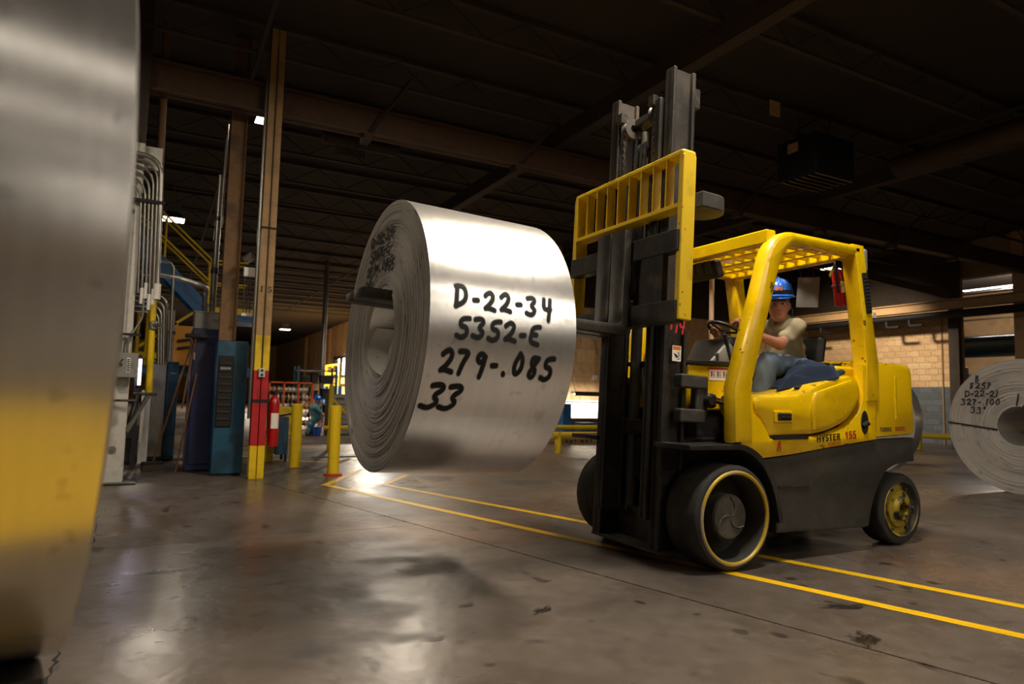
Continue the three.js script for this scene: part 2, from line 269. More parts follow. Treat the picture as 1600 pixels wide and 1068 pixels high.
blockWall(wallRight, 'z', 22.1, -19, -11.8, 0, 4.4, 1.82, (c, y) => y > 1.82 || c > -14.2);
part(wallRight, 'added_dark_sheet', [bb(22.07, 22.11, 4.4, 6.35, -19, -11.75)], M.darkBrown, { uv: 1.5 }); part(wallRight, 'conduit', [rod([22.06, 0, -12.25], [22.06, 4.1, -12.25], 0.02)], M.tan);  // dark brown sheet added so the wall above the blocks reads dark
part(wallRight, 'notice_board', [bb(22.05, 22.09, 2.02, 2.2, -17.2, -15.6)], M.darkBrown);
const wallPier = structGroup('wall_pier', 'tan pier at the opening to the next bay', [22.1, 0, -9.9]);
part(wallPier, 'post', [bb(21.95, 22.45, 0, 6.35, -10.15, -9.85)], M.cream2, { uv: 1 });
part(wallPier, 'dark_post', [bb(21.8, 21.98, 0, 6.3, -11.9, -11.6)], M.darkBrown, { uv: 1 });
const wallBack = structGroup('wall_back', 'cream painted block wall beyond the forklift', [17, 0, -19]);
part(wallBack, 'backing', [bb(11.8, 22.4, 0, 6.35, -19.3, -19.005)], M.mortar, { uv: 1 });
blockWall(wallBack, 'x', -19, 12, 22.1, 0, 4.4, 0.3, (c, y) => (c < 13.7 && y > 1.0 && y < 3.6) || (c > 16.6 && c < 18.6 && y > 1.3 && y < 3.2), 0.24, 0.48);
part(wallBack, 'added_dark_sheet', [bb(12, 22.1, 4.32, 6.35, -18.97, -19.01)], M.darkBrown, { uv: 1.5 }); part(wallBack, 'conduit', [rod([13.35, 1.95, -18.96], [13.35, 4.2, -18.96], 0.018)], M.tan);  // same added dark sheet over the top of the back wall
part(wallBack, 'outlet_box', [bb(13.27, 13.43, 1.82, 1.98, -18.98, -18.9)], M.white);
// inner corner wall running away behind the coil: dock opening and an office window let daylight in
const wallSide = structGroup('wall_side', 'long cream wall receding behind the coil', [12, 0, -50]);
part(wallSide, 'masonry', [bb(12, 12.3, 0, 6.35, -80.3, -51.6), bb(12, 12.3, 0, 2.35, -51.6, -47.4), bb(12, 12.3, 3.9, 6.35, -51.6, -47.4), bb(12, 12.3, 0, 6.35, -47.4, -42.5), bb(12, 12.3, 4.2, 6.35, -42.5, -36.5), bb(12, 12.3, 0, 6.35, -36.5, -19.005)], M.cream, { uv: 2 });
part(wallSide, 'pilaster', [bb(11.8, 12, 0, 6.2, -63, -62.4), bb(11.8, 12, 0, 6.2, -53.6, -52.9)], M.cream2);
const dock = structGroup('door_1', 'open dock door letting in daylight', [12, 0, -39.5]);
part(dock, 'door_frame', [bb(11.95, 12.35, 0, 4.2, -42.5, -42.35), bb(11.95, 12.35, 0, 4.2, -36.65, -36.5), bb(11.95, 12.35, 4.05, 4.2, -42.5, -36.5)], M.yellowSafety);
struct('dock_apron', bb(12.3, 21.9, -0.3, -0.02, -80, -19.5), M.greyBlock, { uv: 2, label: 'outdoor concrete apron beyond the dock door' });
const win1 = structGroup('window_1', 'office window bright with daylight', [12, 2.35, -49.5]);
part(win1, 'window_frame', [bb(11.92, 12.1, 2.35, 2.5, -51.6, -47.4), bb(11.92, 12.1, 3.75, 3.9, -51.6, -47.4), bb(11.92, 12.1, 2.35, 3.9, -51.6, -51.3), bb(11.92, 12.1, 2.35, 3.9, -47.7, -47.4), bb(11.92, 12.1, 2.35, 3.9, -49.6, -49.4)], M.darkBrown);
const paneMat = phy({ color: '#ffffff', transmission: 1, thickness: 0, roughness: 0.05 });
for (const [a, b] of [[-51.3, -49.6], [-49.4, -47.7]]) part(win1, 'pane', [bb(12.04, 12.05, 2.5, 3.75, a, b)], paneMat);
struct('wall_far', [bb(-13.3, 12.3, 0, 6.35, -80.3, -80)], M.cream, { uv: 2, label: 'cream end wall far down the aisle' });
struct('wall_left', [bb(-13.3, -13, 0, 6.35, -80.3, 30.3)], M.greyBlock2, { uv: 2, label: 'grey painted side wall of the factory' });
struct('wall_front', [bb(-13.3, 22.4, 0, 6.35, 30, 30.3)], M.cream3, { uv: 2, label: 'pale wall across the hall from the machines' });
// next bay seen through the opening
struct('wall_bay', [bb(33, 33.3, 0, 6.35, -30, 2), bb(22.4, 33.3, 0, 6.35, -30.3, -30), bb(22.4, 33.3, 0, 6.35, 2, 2.3), bb(22.105, 22.4, 0, 6.35, -30, -19.4)], M.cream2, { uv: 2, label: 'cream walls of the next bay beyond the opening' });
for (const [y, x] of [[4.6, 27], [3.9, 30]]) struct('trim_5', [bb(x - 0.1, x + 0.1, y, y + 0.25, -22, -6), bb(x - 0.1, x + 0.1, y + 0.9, y + 0.95, -22, -6)], M.darkBrown, { label: 'dark roof truss member in the next bay' });

// ---------------------------------------------------------------- high-bay lamps
function lampFixture([x, y, z, I, S, wide], k) {
  const t = thing('high_bay_light', '', 'ceiling light', [x, y, z], 'high bay lights under the roof');
  const s = S * 0.72, h = S / 2;
  part(t, 'housing', [rb(S * 0.6, 0.22, S * 0.6, x, y + 0.3, z, 0.02), rod([x, y + 0.4, z], [x, 6.35, z], 0.012)], M.greyPaint);
  // flared square reflector
  const g = new THREE.CylinderGeometry(s * 0.47, s * 1.02, 0.2, 4, 1, true).rotateY(Math.PI / 4); part(t, 'reflector', at(g, x, y + 0.1, z), std({ color: '#8d8a84', roughness: 0.4, metalness: 0.5, side: THREE.DoubleSide }));
  part(t, 'lens', [bb(x - h, x + h, y, y + 0.012, z - h, z + h)], std({ color: '#ffffff', emissive: k % 3 === 1 ? COOL : WARM, emissiveIntensity: 14 }));
  if (wide) { const L = new THREE.SpotLight(WARM, I * S * S, 0, wide === 2 ? 0.8 : 1.42, wide === 2 ? 0.6 : 0.12, 2); L.shadow.radius = S * 22; L.position.set(x, y - 0.16, z); L.target.position.set(wide === 2 ? 22.1 : x, wide === 2 ? 1.7 : 0, wide === 2 ? -14.8 : z); scene.add(L, L.target); }
  else { const L = new THREE.RectAreaLight(k % 3 === 1 ? COOL : WARM, I, S, S); L.position.set(x, y - 0.02, z); L.lookAt(x, 0, z); scene.add(L); }
  return t;
}
const lampLabels = ['high bay light over the forklift mast', 'high bay light over the aisle line in front of the forklift', 'high bay light above the machine aisle', 'high bay light seen through the mast', 'high bay light near the cream block wall', 'bright high bay light beside the yellow stair rails', 'small high bay light beside the tan column top', 'high bay light hanging above the spool rack far down the aisle', 'high bay light before the dock door', 'high bay light hidden above the silver coil'];
LAMPS.forEach((l, k) => { lampFixture(l, k).userData.label = lampLabels[k]; });
STRIPS.forEach(([x, z, I], k) => { // long fluorescent fixtures
  const t = thing('strip_light', ['strip light above the coil saddle', 'strip light beside the forklift aisle', 'strip light in the second row behind the saddle', 'strip light in the second row by the forklift aisle', 'strip light in the third row', 'strip light at the end of the third row', 'strip light in the fourth row', 'strip light at the end of the fourth row', 'lone strip light before the pale wall', 'strip light nearest the pale wall'][k], 'ceiling light', [x, 5.6, z], 'strip lights over the open hall');
  part(t, 'tray', [bb(x - 1.75, x + 1.75, 5.62, 5.7, z - 0.17, z + 0.17, 0.01)], M.white); part(t, 'diffuser', [bb(x - 1.7, x + 1.7, 5.6, 5.62, z - 0.15, z + 0.15)], std({ name: 'strip_glow', color: '#fff', emissive: COOL, emissiveIntensity: Math.min(I * 0.7, 5) })); for (const q of [-1.4, 1.4]) part(t, 'hanger', [rod([x + q, 5.7, z], [x + q, 6.35, z], 0.006, 0.006, 6)], M.steel);
  const L = new THREE.RectAreaLight(COOL, I, 3.4, 0.3); L.position.set(x, 5.585, z); L.lookAt(x, 0, z); scene.add(L);
});
{ // skylight-style strip lamps in the next bay
  const t = thing('strip_light', 'white strip light on the ceiling of the next bay', 'ceiling light', [28, 5.7, -13]);
  part(t, 'tray', [bb(27.6, 28.4, 5.72, 5.78, -14.6, -11.4)], M.greyPaint); part(t, 'diffuser', [bb(27.65, 28.35, 5.7, 5.72, -14.5, -11.5)], std({ color: '#fff', emissive: new THREE.Color(1, 0.95, 0.95), emissiveIntensity: 6 }));
  const L = new THREE.PointLight(COOL, 22); L.position.set(28, 5.2, -13); scene.add(L);
}
// ---------------------------------------------------------------- spray-paint lettering (strokes on a canvas)
const GL = { // strokes in a 1 x 1 box, y down
  'D': [[[0.12, 0.1], [0.14, 0.95]], [[0.0, 0.12], [0.45, 0.02], [0.9, 0.3], [0.85, 0.75], [0.1, 1.0]]], '2': [[[0.05, 0.25], [0.4, 0.0], [0.8, 0.2], [0.6, 0.6], [0.05, 0.95], [0.3, 0.85], [0.95, 0.95]]],
  '3': [[[0.05, 0.1], [0.5, 0.0], [0.8, 0.2], [0.35, 0.48], [0.85, 0.7], [0.5, 1.0], [0.0, 0.9]]], '4': [[[0.2, 0.0], [0.1, 0.55], [0.85, 0.5]], [[0.8, 0.0], [0.7, 1.1]]], '5': [[[0.85, 0.02], [0.25, 0.02], [0.15, 0.42], [0.7, 0.45], [0.8, 0.8], [0.4, 1.0], [0.0, 0.9]]],
  'E': [[[0.85, 0.05], [0.3, 0.05], [0.1, 0.45], [0.6, 0.47]], [[0.2, 0.45], [0.0, 0.85], [0.8, 0.95]]], '7': [[[0.0, 0.1], [0.8, 0.02], [0.4, 0.5], [0.25, 1.0]]], '9': [[[0.75, 0.2], [0.4, 0.0], [0.1, 0.3], [0.5, 0.5], [0.78, 0.15], [0.6, 1.05]]],
  '0': [[[0.5, 0.0], [0.1, 0.4], [0.3, 0.95], [0.8, 0.7], [0.75, 0.15], [0.45, 0.0]]], '8': [[[0.75, 0.12], [0.3, 0.05], [0.25, 0.4], [0.75, 0.65], [0.55, 1.0], [0.15, 0.85], [0.5, 0.45], [0.8, 0.12]]], '1': [[[0.55, 0.0], [0.4, 1.0]]], '6': [[[0.7, 0.0], [0.2, 0.5], [0.3, 0.95], [0.75, 0.85], [0.6, 0.5], [0.2, 0.65]]],
  '-': [[[0.2, 0.55], [0.75, 0.53]]], '.': [[[0.45, 0.9], [0.5, 0.93]]], 'B': [[[0.2, 0.0], [0.15, 1.0]], [[0.15, 0.05], [0.75, 0.15], [0.25, 0.48], [0.85, 0.75], [0.1, 1.0]]], 'P': [[[0.2, 0.0], [0.15, 1.05]], [[0.15, 0.05], [0.8, 0.2], [0.2, 0.55]]], '/': [[[0.8, -0.1], [0.1, 1.1]]], '"': [[[0.3, 0.0], [0.28, 0.25]], [[0.6, 0.0], [0.58, 0.25]]], 'r': [[[0.2, 0.35], [0.25, 1.0]], [[0.25, 0.5], [0.7, 0.35]]], 'i': [[[0.5, 0.4], [0.45, 1.0]], [[0.5, 0.1], [0.52, 0.12]]], 'I': [[[0.5, 0.0], [0.5, 1.0]]], 'A': [[[0.1, 1.0], [0.5, 0.0], [0.9, 1.0]], [[0.3, 0.6], [0.75, 0.6]]], 'l': [[[0.5, 0.0], [0.45, 1.0]]], ' ': [],
};
function stroke(ctx, pts, w, soft) {
  const draw = () => { ctx.beginPath(); ctx.moveTo(pts[0][0], pts[0][1]); for (let i = 1; i < pts.length - 1; i++) { const mx = (pts[i][0] + pts[i + 1][0]) / 2, my = (pts[i][1] + pts[i + 1][1]) / 2; ctx.quadraticCurveTo(pts[i][0], pts[i][1], mx, my); } ctx.lineTo(pts[pts.length - 1][0], pts[pts.length - 1][1]); ctx.stroke(); };
  ctx.lineCap = 'round'; ctx.lineJoin = 'round';
  for (let k = 6; k >= 1; k--) { ctx.strokeStyle = 'rgba(255,255,255,' + (0.05 + 0.03 * (6 - k)) + ')'; ctx.lineWidth = w + soft * k / 3; draw(); }
  ctx.strokeStyle = 'rgba(255,255,255,0.95)'; ctx.lineWidth = w; draw();
}
function hand(ctx, str, x, y, size, w, soft, { slant = 0.1, gap = 0.28, wob = 0.05, narrow = 0.72 } = {}) {
  let cx = x; for (const ch of str) { const G = GL[ch] || []; const cw = size * narrow * (ch === '-' || ch === '.' || ch === '1' || ch === 'i' || ch === 'l' || ch === '"' ? 0.6 : 1); const dy = (rnd() - 0.5) * wob * size; for (const s of G) stroke(ctx, s.map(p => [cx + p[0] * cw + (1 - p[1]) * slant * size, y + dy + p[1] * size]), w, soft); cx += cw + gap * size * 0.5; } return cx;
}
function inkTex(w, h, fn) { const c = document.createElement('canvas'); c.width = w; c.height = h; const ctx = c.getContext('2d'); ctx.fillStyle = '#000'; ctx.fillRect(0, 0, w, h); fn(ctx, w, h); const t = new THREE.CanvasTexture(c); t.magFilter = THREE.LinearFilter; return t; }
const ink = (tex, color = '#0a0909', rough = 0.6) => std({ color, alphaMap: tex, transparent: true, roughness: rough, polygonOffset: true, polygonOffsetFactor: -2 });

// ---------------------------------------------------------------- aluminium coils
const texBrush = dataTex(512, 512, (u, v) => { const a = vnoise(u * 256, v * 3, 256, 201), b = vnoise(u * 64, v * 2, 64, 202), c = fbm(u, v, 4, 4, 203); return 0.2 + 0.015 * a + 0.015 * b + 0.05 * c; }, false);
const texSheet = dataTex(512, 512, (u, v) => { const b = vnoise(u * 90, v * 2, 90, 204), c = fbm(u, v, 5, 5, 205), d = smooth(0.72, 0.8, fbm(u, v, 24, 3, 206)); const k = 0.9 + 0.03 * b + 0.05 * (c - 0.5) - 0.08 * d; return [k, k * 0.985, k * 0.96]; });
const alSheet = phy({ name: 'aluminium_sheet', map: texSheet, roughnessMap: texBrush, roughness: 1, metalness: 0.8 });
const texEdge = dataTex(256, 256, (u, v) => { const c = fbm(u, v, 8, 4, 207), d = smooth(0.7, 0.85, fbm(u, v, 40, 2, 208)); const k = 0.74 + 0.12 * (c - 0.5) - 0.15 * d; return [k, k * 0.97, k * 0.93]; });
const alEdge = std({ name: 'aluminium_edge', map: texEdge, roughness: 0.4, metalness: 0.6 }), alEdgeDull = std({ name: 'aluminium_edge_dull', map: texEdge, roughness: 0.6, metalness: 0.55 });
// a coil with its axis along x from 0 to L: outer wrap, wound edges with uneven turns, core
function coil(name, label, R, r, L, turns, rough, edgeMat, group) {
  const t = thing(name, label, 'metal coil', [0, 0, 0], group);
  const N = 160;
  const wrap = new THREE.CylinderGeometry(R, R, L, N, 1, true).rotateZ(Math.PI / 2); wrap.translate(L / 2, 0, 0);
  { const uv = wrap.attributes.uv, p = wrap.attributes.position; for (let i = 0; i < uv.count; i++) { const u0 = uv.getX(i); uv.setXY(i, p.getX(i) / 1.2, u0 * 4); } }
  part(t, 'outer_wrap', wrap, alSheet);
  for (const side of [0, 1]) { // wound edge: every turn stands a little in or out
    const pts = []; let off = 0; const dr = (R - r) / turns;
    for (let i = 0; i < turns; i++) { off = off * 0.6 + (rnd() - 0.5) * rough; const a = r + i * dr, o = side ? L + off : off, q = side ? -0.004 : 0.004; pts.push([a, o + q], [a + dr * 0.12, o], [a + dr * 0.88, o], [a + dr, o + q]); }
    pts[0][1] = side ? L : 0; pts[pts.length - 1] = [R, side ? L : 0];
    const g = new THREE.LatheGeometry((side ? pts.reverse() : pts).map(p => new THREE.Vector2(p[0], p[1])), N).rotateZ(-Math.PI / 2);
    part(t, 'wound_edge', toCreasedNormals(g, 0.35), edgeMat);
  }
  const core = new THREE.CylinderGeometry(r, r, L, 64, 1, true).rotateZ(Math.PI / 2); core.scale(1, 1, 1).translate(L / 2, 0, 0); const cm = alSheet.clone(); cm.side = THREE.BackSide; cm.name = 'aluminium_core'; part(t, 'core', core, cm);
  return t;
}
function curvedPatch(R, x0, x1, a0, a1) { // around the x axis, angle from +z upward
  const n = 40, g = new THREE.PlaneGeometry(1, 1, 12, n), p = g.attributes.position;
  for (let i = 0; i < p.count; i++) { const x = x0 + (p.getX(i) + 0.5) * (x1 - x0), a = a0 + (p.getY(i) + 0.5) * (a1 - a0); p.setXYZ(i, x, R * Math.sin(a), R * Math.cos(a)); }
  g.computeVertexNormals(); return g;
}
const TILT = 2.5 * D2R, COIL = { u: 1.25, y: 1.547, z: -4.15, R: 0.865, r: 0.275, L: 0.925 };
const hung = coil('aluminium_coil', 'bright aluminium coil hanging on the forklift forks with spray painted numbers', COIL.R, COIL.r, COIL.L, 110, 0.01, alEdge);
{
  const tx = inkTex(1600, 1100, (c, w, h) => { hand(c, 'D', 262, 8, 190, 40, 11); hand(c, '-22-34', 460, 26, 165, 40, 11, { wob: 0.14, gap: 0.7, narrow: 0.78 }); hand(c, '5352-E', 300, 275, 165, 38, 11, { gap: 0.45, wob: 0.12, narrow: 0.86 }); hand(c, '279-.085', 160, 530, 195, 42, 11, { gap: 0.42, wob: 0.14, narrow: 0.74 }); hand(c, '33', 40, 830, 225, 44, 11, { slant: 0.4, gap: 0.05, narrow: 0.86 }); });
  part(hung, 'spray_paint_lettering', curvedPatch(COIL.R + 0.0015, -0.0, 0.85, -0.58, 0.285), ink(tx), { label: 'black spray painted numbers D-22-34 5352-E 279-.085 33' });
  const tf = inkTex(1024, 1024, (c) => { c.save(); hand(c, 'D-22-34', 120, 120, 150, 34, 10); hand(c, '5352-E', 140, 350, 150, 34, 10); hand(c, '279-.085', 60, 580, 150, 34, 10); hand(c, '33', 40, 800, 150, 34, 10); c.restore(); });
  const g = new THREE.PlaneGeometry(0.62, 0.46); g.rotateY(-Math.PI / 2); g.translate(-0.012, 0.52, -0.12);
  part(hung, 'face_lettering', g, ink(tf), { label: 'black spray painted numbers on the wound edge' });
  // loose inner tail of sheet, sagging in the core
  const n = 24, pg = new THREE.PlaneGeometry(1, 1, 10, n), p = pg.attributes.position;
  for (let i = 0; i < p.count; i++) { const a = -Math.PI / 2 + (p.getY(i)) * 3.7, x = 0.02 + (p.getX(i) + 0.5) * (COIL.L - 0.05), k = 0.955 - 0.06 * Math.max(0, Math.sin(a)) - 0.05 * Math.exp(-Math.pow((a + 1.0) / 0.25, 2)); p.setXYZ(i, x + 0.03 * Math.sin(a * 3), COIL.r * k * Math.sin(a), COIL.r * k * Math.cos(a)); }
  pg.computeVertexNormals(); const tm = std({ name: 'aluminium_tail', map: texSheet, roughness: 0.5, metalness: 0.35, side: THREE.DoubleSide }); part(hung, 'inner_tail', pg, tm);
  hung.position.set(COIL.u, COIL.y, COIL.z); hung.rotation.z = -TILT;
}
// coils standing on the floor behind the forklift
const RB = 0.93;
const back1 = coil('aluminium_coil', 'dull aluminium coil with handwritten numbers standing on the floor beyond the forklift', RB, 0.27, 0.95, 70, 0.02, alEdgeDull);
{
  const tx = inkTex(900, 1000, (c) => { const o = { gap: 0.3, wob: 0.1 }; hand(c, 'B', 380, 20, 150, 22, 4, o); hand(c, '825P', 250, 190, 150, 22, 4, o); hand(c, 'D-22-21', 150, 380, 150, 22, 4, { gap: 0.2, wob: 0.1 }); hand(c, '327-.100', 60, 580, 150, 22, 4, { gap: 0.2, wob: 0.1 }); hand(c, '33"', 270, 780, 150, 22, 4, o); });
  const g = new THREE.PlaneGeometry(0.56, 0.6); g.rotateY(-Math.PI / 2); g.translate(-0.016, 0.42, -0.5); part(back1, 'lettering', g, ink(tx), { label: 'black marker numbers B 825P D-22-21 327-.100 33' });
  const t2 = inkTex(500, 600, (c) => { hand(c, '1/', 200, 20, 200, 24, 4); hand(c, '1/2', 40, 320, 220, 24, 4); });
  const g2 = new THREE.PlaneGeometry(0.4, 0.42); g2.rotateY(-Math.PI / 2); g2.translate(-0.016, 0.45, 0.12); part(back1, 'lettering', g2, ink(t2));
  part(back1, 'strap', [bx(0.012, 0.02, 0.67, -0.014, -0.02, -0.6, 0.12)], M.black, { label: 'thin black steel strap' });
  back1.position.set(10.55, RB, -4.86);
}
const back2 = coil('aluminium_coil', 'dull aluminium coil mostly hidden behind the forklift counterweight', RB, 0.27, 0.2, 40, 0.012, alEdgeDull);
back2.position.set(10.55, RB, -7.22);
// coil beside the photographer, resting in a steel saddle
const near = coil('aluminium_coil', 'large aluminium coil close to the photographer on a dark saddle', 0.86, 0.28, 1.3, 60, 0.012, alEdge);
{ const psi = 10 * D2R; near.position.set(-0.2 - 1.3 * Math.cos(psi), 1.43, -1.98 + 1.3 * Math.sin(psi)); near.rotation.y = psi; }
const saddle = thing('coil_saddle', 'dark steel saddle under the coil beside the photographer', 'coil stand', [-0.66, 0, -1.9]);
{
  const S = new THREE.Shape(); S.moveTo(-0.5, 0); S.lineTo(0.5, 0); S.lineTo(0.44, 0.63); S.lineTo(0.31, 0.63); S.absarc(0, 1.43, 0.862, -1.2, -Math.PI + 1.2, true); S.lineTo(-0.44, 0.63);
  const mk = x => { const g = shapeProf(S, -0.06, 0.06, 0.008, 24); g.rotateY(Math.PI / 2); g.translate(x, 0, 0); return g; };
  const psi = 10 * D2R; const tr = g => g.rotateY(psi).translate(-0.66, 0, -1.9);
  part(saddle, 'end_plate', tr(mk(-0.38)), M.blackPaint); part(saddle, 'end_plate', tr(mk(0.38)), M.blackPaint);
  part(saddle, 'base_rail', tr(bb(-0.6, 0.45, 0, 0.12, 0.3, 0.5)), M.blackPaint); part(saddle, 'base_rail', tr(bb(-0.6, 0.45, 0, 0.12, -0.5, -0.3)), M.blackPaint);
}
// ---------------------------------------------------------------- forklift
const ZC = -4.15, mir = g => { const c = g.clone(); c.scale(1, 1, -1); c.translate(0, 0, 2 * ZC); const id = c.index; if (id) { for (let i = 0; i < id.count; i += 3) { const t = id.getX(i); id.setX(i, id.getX(i + 2)); id.setX(i + 2, t); } } else { const p = c.attributes; for (const k of Object.keys(p)) { const a = p[k], s = a.itemSize, A = a.array; for (let i = 0; i < a.count; i += 3) for (let q = 0; q < s; q++) { const t = A[(i) * s + q]; A[i * s + q] = A[(i + 2) * s + q]; A[(i + 2) * s + q] = t; } } } return c; };
const fork = thing('forklift', 'yellow and black counterbalance forklift carrying the bright coil', 'forklift', [4.6, 0, ZC]);
const F = (n, g, m, o) => part(fork, n, g, m, o);
// wheels
function tyre(x, y, z0, z1, R, rin) {
  const w = z1 - z0, pts = [[rin, z0], [R - 0.03, z0], [R - 0.008, z0 + Math.sign(w) * 0.012], [R, z0 + Math.sign(w) * 0.03], [R, (z0 + z1) / 2], [R, z1 - Math.sign(w) * 0.03], [R - 0.008, z1 - Math.sign(w) * 0.012], [R - 0.03, z1], [rin, z1]];
  const g = new THREE.LatheGeometry(pts.map(p => new THREE.Vector2(p[0], p[1])), 72), p = g.attributes.position;
  for (let i = 0; i < p.count; i++) { const a = Math.atan2(p.getZ(i), p.getX(i)), r = Math.hypot(p.getX(i), p.getZ(i)); if (r > R - 0.015) { const n = Math.sin(a * 9) * Math.sin(a * 23 + 1) + 0.6 * Math.sin(a * 41); const k = 1 - 0.006 * Math.max(0, n) - 0.003; p.setX(i, p.getX(i) * k); p.setZ(i, p.getZ(i) * k); } }
  g.computeVertexNormals(); return at(toCreasedNormals(g.rotateX(Math.PI / 2), 0.7), x, y, 0);
}
const texRing = dataTex(256, 32, (u, v) => mixc([0.72, 0.69, 0.6], [0.8, 0.66, 0.08], smooth(0.42, 0.6, fbm(u, v, 12, 4, 301))));
const M_ring = std({ name: 'chipped_rim', map: texRing, roughness: 0.5, metalness: 0.3 }), M_hub = std({ name: 'dusty_hub', map: grimeTex('#57544c', '#38352f', 0.8, 302), roughness: 0.7 }), M_wheelDark = std({ name: 'wheel_dark', map: grimeTex('#24221f', '#3d382f', 0.8, 303), roughness: 0.8 });
const texRearHub = dataTex(256, 256, (u, v) => mixc([0.17, 0.155, 0.12], [0.62, 0.53, 0.1], smooth(0.46, 0.62, fbm(u, v, 7, 5, 304)))), M_rearHub = std({ name: 'worn_yellow_hub', map: texRearHub, roughness: 0.65 });
function frontWheel(zo, s) { // zo = outer face, s = direction inwards
  const w = F('front_wheel', tyre(3.61, 0.366, zo, zo + s * 0.32, 0.366, 0.322), M.rubber, { label: 'worn solid rubber drive tyre' });
  const P = (n, g, m) => part(w, n, g, m);
  P('rim', at(latheZ([[0.324, zo + s * 0.31], [0.324, zo + s * 0.004], [0.31, zo], [0.3, zo + s * 0.02], [0.285, zo + s * 0.2], [0.15, zo + s * 0.21], [0.0, zo + s * 0.21]], 64), 3.61, 0.366, 0), M_wheelDark);
  P('rim_edge', at(new THREE.TorusGeometry(0.314, 0.015, 10, 72), 3.61, 0.366, zo + s * 0.002), M_ring);
  P('hub', at(latheZ([[0.158, zo + s * 0.2], [0.158, zo + s * 0.06], [0.148, zo + s * 0.045], [0.0, zo + s * 0.04]], 48), 3.61, 0.366, 0), M_hub);
  const ridge = []; for (let k = 0; k < 3; k++) { const pts = []; for (let i = 0; i <= 8; i++) { const t = i / 8, a = k * 2.094 + 0.5 + t * 1.1, r = 0.012 + 0.13 * t; pts.push([3.61 + r * Math.cos(a), 0.366 + r * Math.sin(a), zo + s * 0.041]); } ridge.push(spline(pts, 0.007, 16, 6)); }
  P('hub_ridges', ridge, M_hub);
}
frontWheel(-3.42, -1); frontWheel(2 * ZC + 3.42, 1);
function rearWheel(zo, s) {
  const w = F('rear_wheel', tyre(5.64, 0.3, zo, zo + s * 0.22, 0.3, 0.236), M.rubber, { label: 'small solid rubber steer tyre' });
  part(w, 'rim', at(latheZ([[0.238, zo + s * 0.21], [0.238, zo + s * 0.004], [0.228, zo - s * 0.006], [0.215, zo + s * 0.012], [0.2, zo + s * 0.03], [0.165, zo + s * 0.035], [0.15, zo + s * 0.012], [0.1, zo + s * 0.008], [0.085, zo - s * 0.02], [0.06, zo - s * 0.02], [0.055, zo + s * 0.08], [0, zo + s * 0.08]], 56), 5.64, 0.3, 0), M_rearHub, { label: 'worn yellow wheel disc with an open hub' });
  const bolts = []; for (let k = 0; k < 6; k++) { const a = k * Math.PI / 3; bolts.push(rod([5.64 + 0.185 * Math.cos(a), 0.3 + 0.185 * Math.sin(a), zo + s * 0.035], [5.64 + 0.185 * Math.cos(a), 0.3 + 0.185 * Math.sin(a), zo + s * 0.01], 0.012, 0.012, 6)); } for (const b of bolts) part(w, 'wheel_bolt', b, M_hub);
}
rearWheel(-3.5, -1); rearWheel(2 * ZC + 3.5, 1);
F('front_axle', [rod([3.61, 0.366, -3.75], [3.61, 0.366, -4.55], 0.11), rb(0.4, 0.3, 0.3, 3.66, 0.4, ZC, 0.05)], M.frameGrey); F('rear_axle', [bb(5.56, 5.72, 0.24, 0.36, -3.73, -4.57)], M.frameGrey);
// chassis
{
  const s = new THREE.Shape(); s.moveTo(4.08, 0.22); s.lineTo(5.1, 0.19); s.lineTo(5.16, 0.2); s.quadraticCurveTo(5.22, 0.5, 5.42, 0.64); s.quadraticCurveTo(5.55, 0.7, 5.79, 0.7); s.lineTo(5.79, 0.9); s.lineTo(5.24, 0.885); s.lineTo(4.69, 0.835); s.lineTo(4.24, 0.785); s.lineTo(3.93, 0.755); s.quadraticCurveTo(4.07, 0.6, 4.08, 0.22);
  const h = new THREE.Path(); h.moveTo(4.06, 0.75); h.lineTo(4.46, 0.775); h.lineTo(4.42, 0.545); h.lineTo(4.12, 0.55); h.closePath();
  const side = new THREE.Shape(s.getPoints(16)); side.holes.push(h);
  F('side_frame', shapeProf(side, -3.47, -3.56, 0.012, 16), M.frameGrey, { uv: 1.5 }); F('side_frame', mir(shapeProf(side, -3.47, -3.56, 0.012, 16)), M.frameGrey, { uv: 1.5 });
  F('chassis', shapeProf(s, -3.84, -4.46, 0.01, 16), M.blackPaint, { uv: 1.5 });
  F('step_tread', [bb(4.1, 4.44, 0.53, 0.55, -3.472, -3.83), bb(4.1, 4.44, 0.545, 0.562, -3.462, -3.478)], M.steel); F('step_tread', mir(bb(4.1, 4.44, 0.53, 0.55, -3.472, -3.83)), M.steel);
  const fd = new THREE.Shape(); fd.moveTo(3.2, 0.84); fd.lineTo(3.2, 0.872); fd.lineTo(3.7, 0.872); fd.quadraticCurveTo(4.04, 0.8, 4.1, 0.3); fd.lineTo(4.06, 0.3); fd.quadraticCurveTo(4.0, 0.76, 3.68, 0.835); fd.closePath();
  F('front_fender', shapeProf(fd, -3.425, -3.8, 0.004, 20), M.blackPaint, { uv: 1 }); F('front_fender', mir(shapeProf(fd, -3.425, -3.8, 0.004, 20)), M.blackPaint, { uv: 1 });
  F('front_bulkhead', [bb(3.42, 4.0, 0.52, 0.9, -3.8, -4.5, 0.03)], M.blackPaint);
}
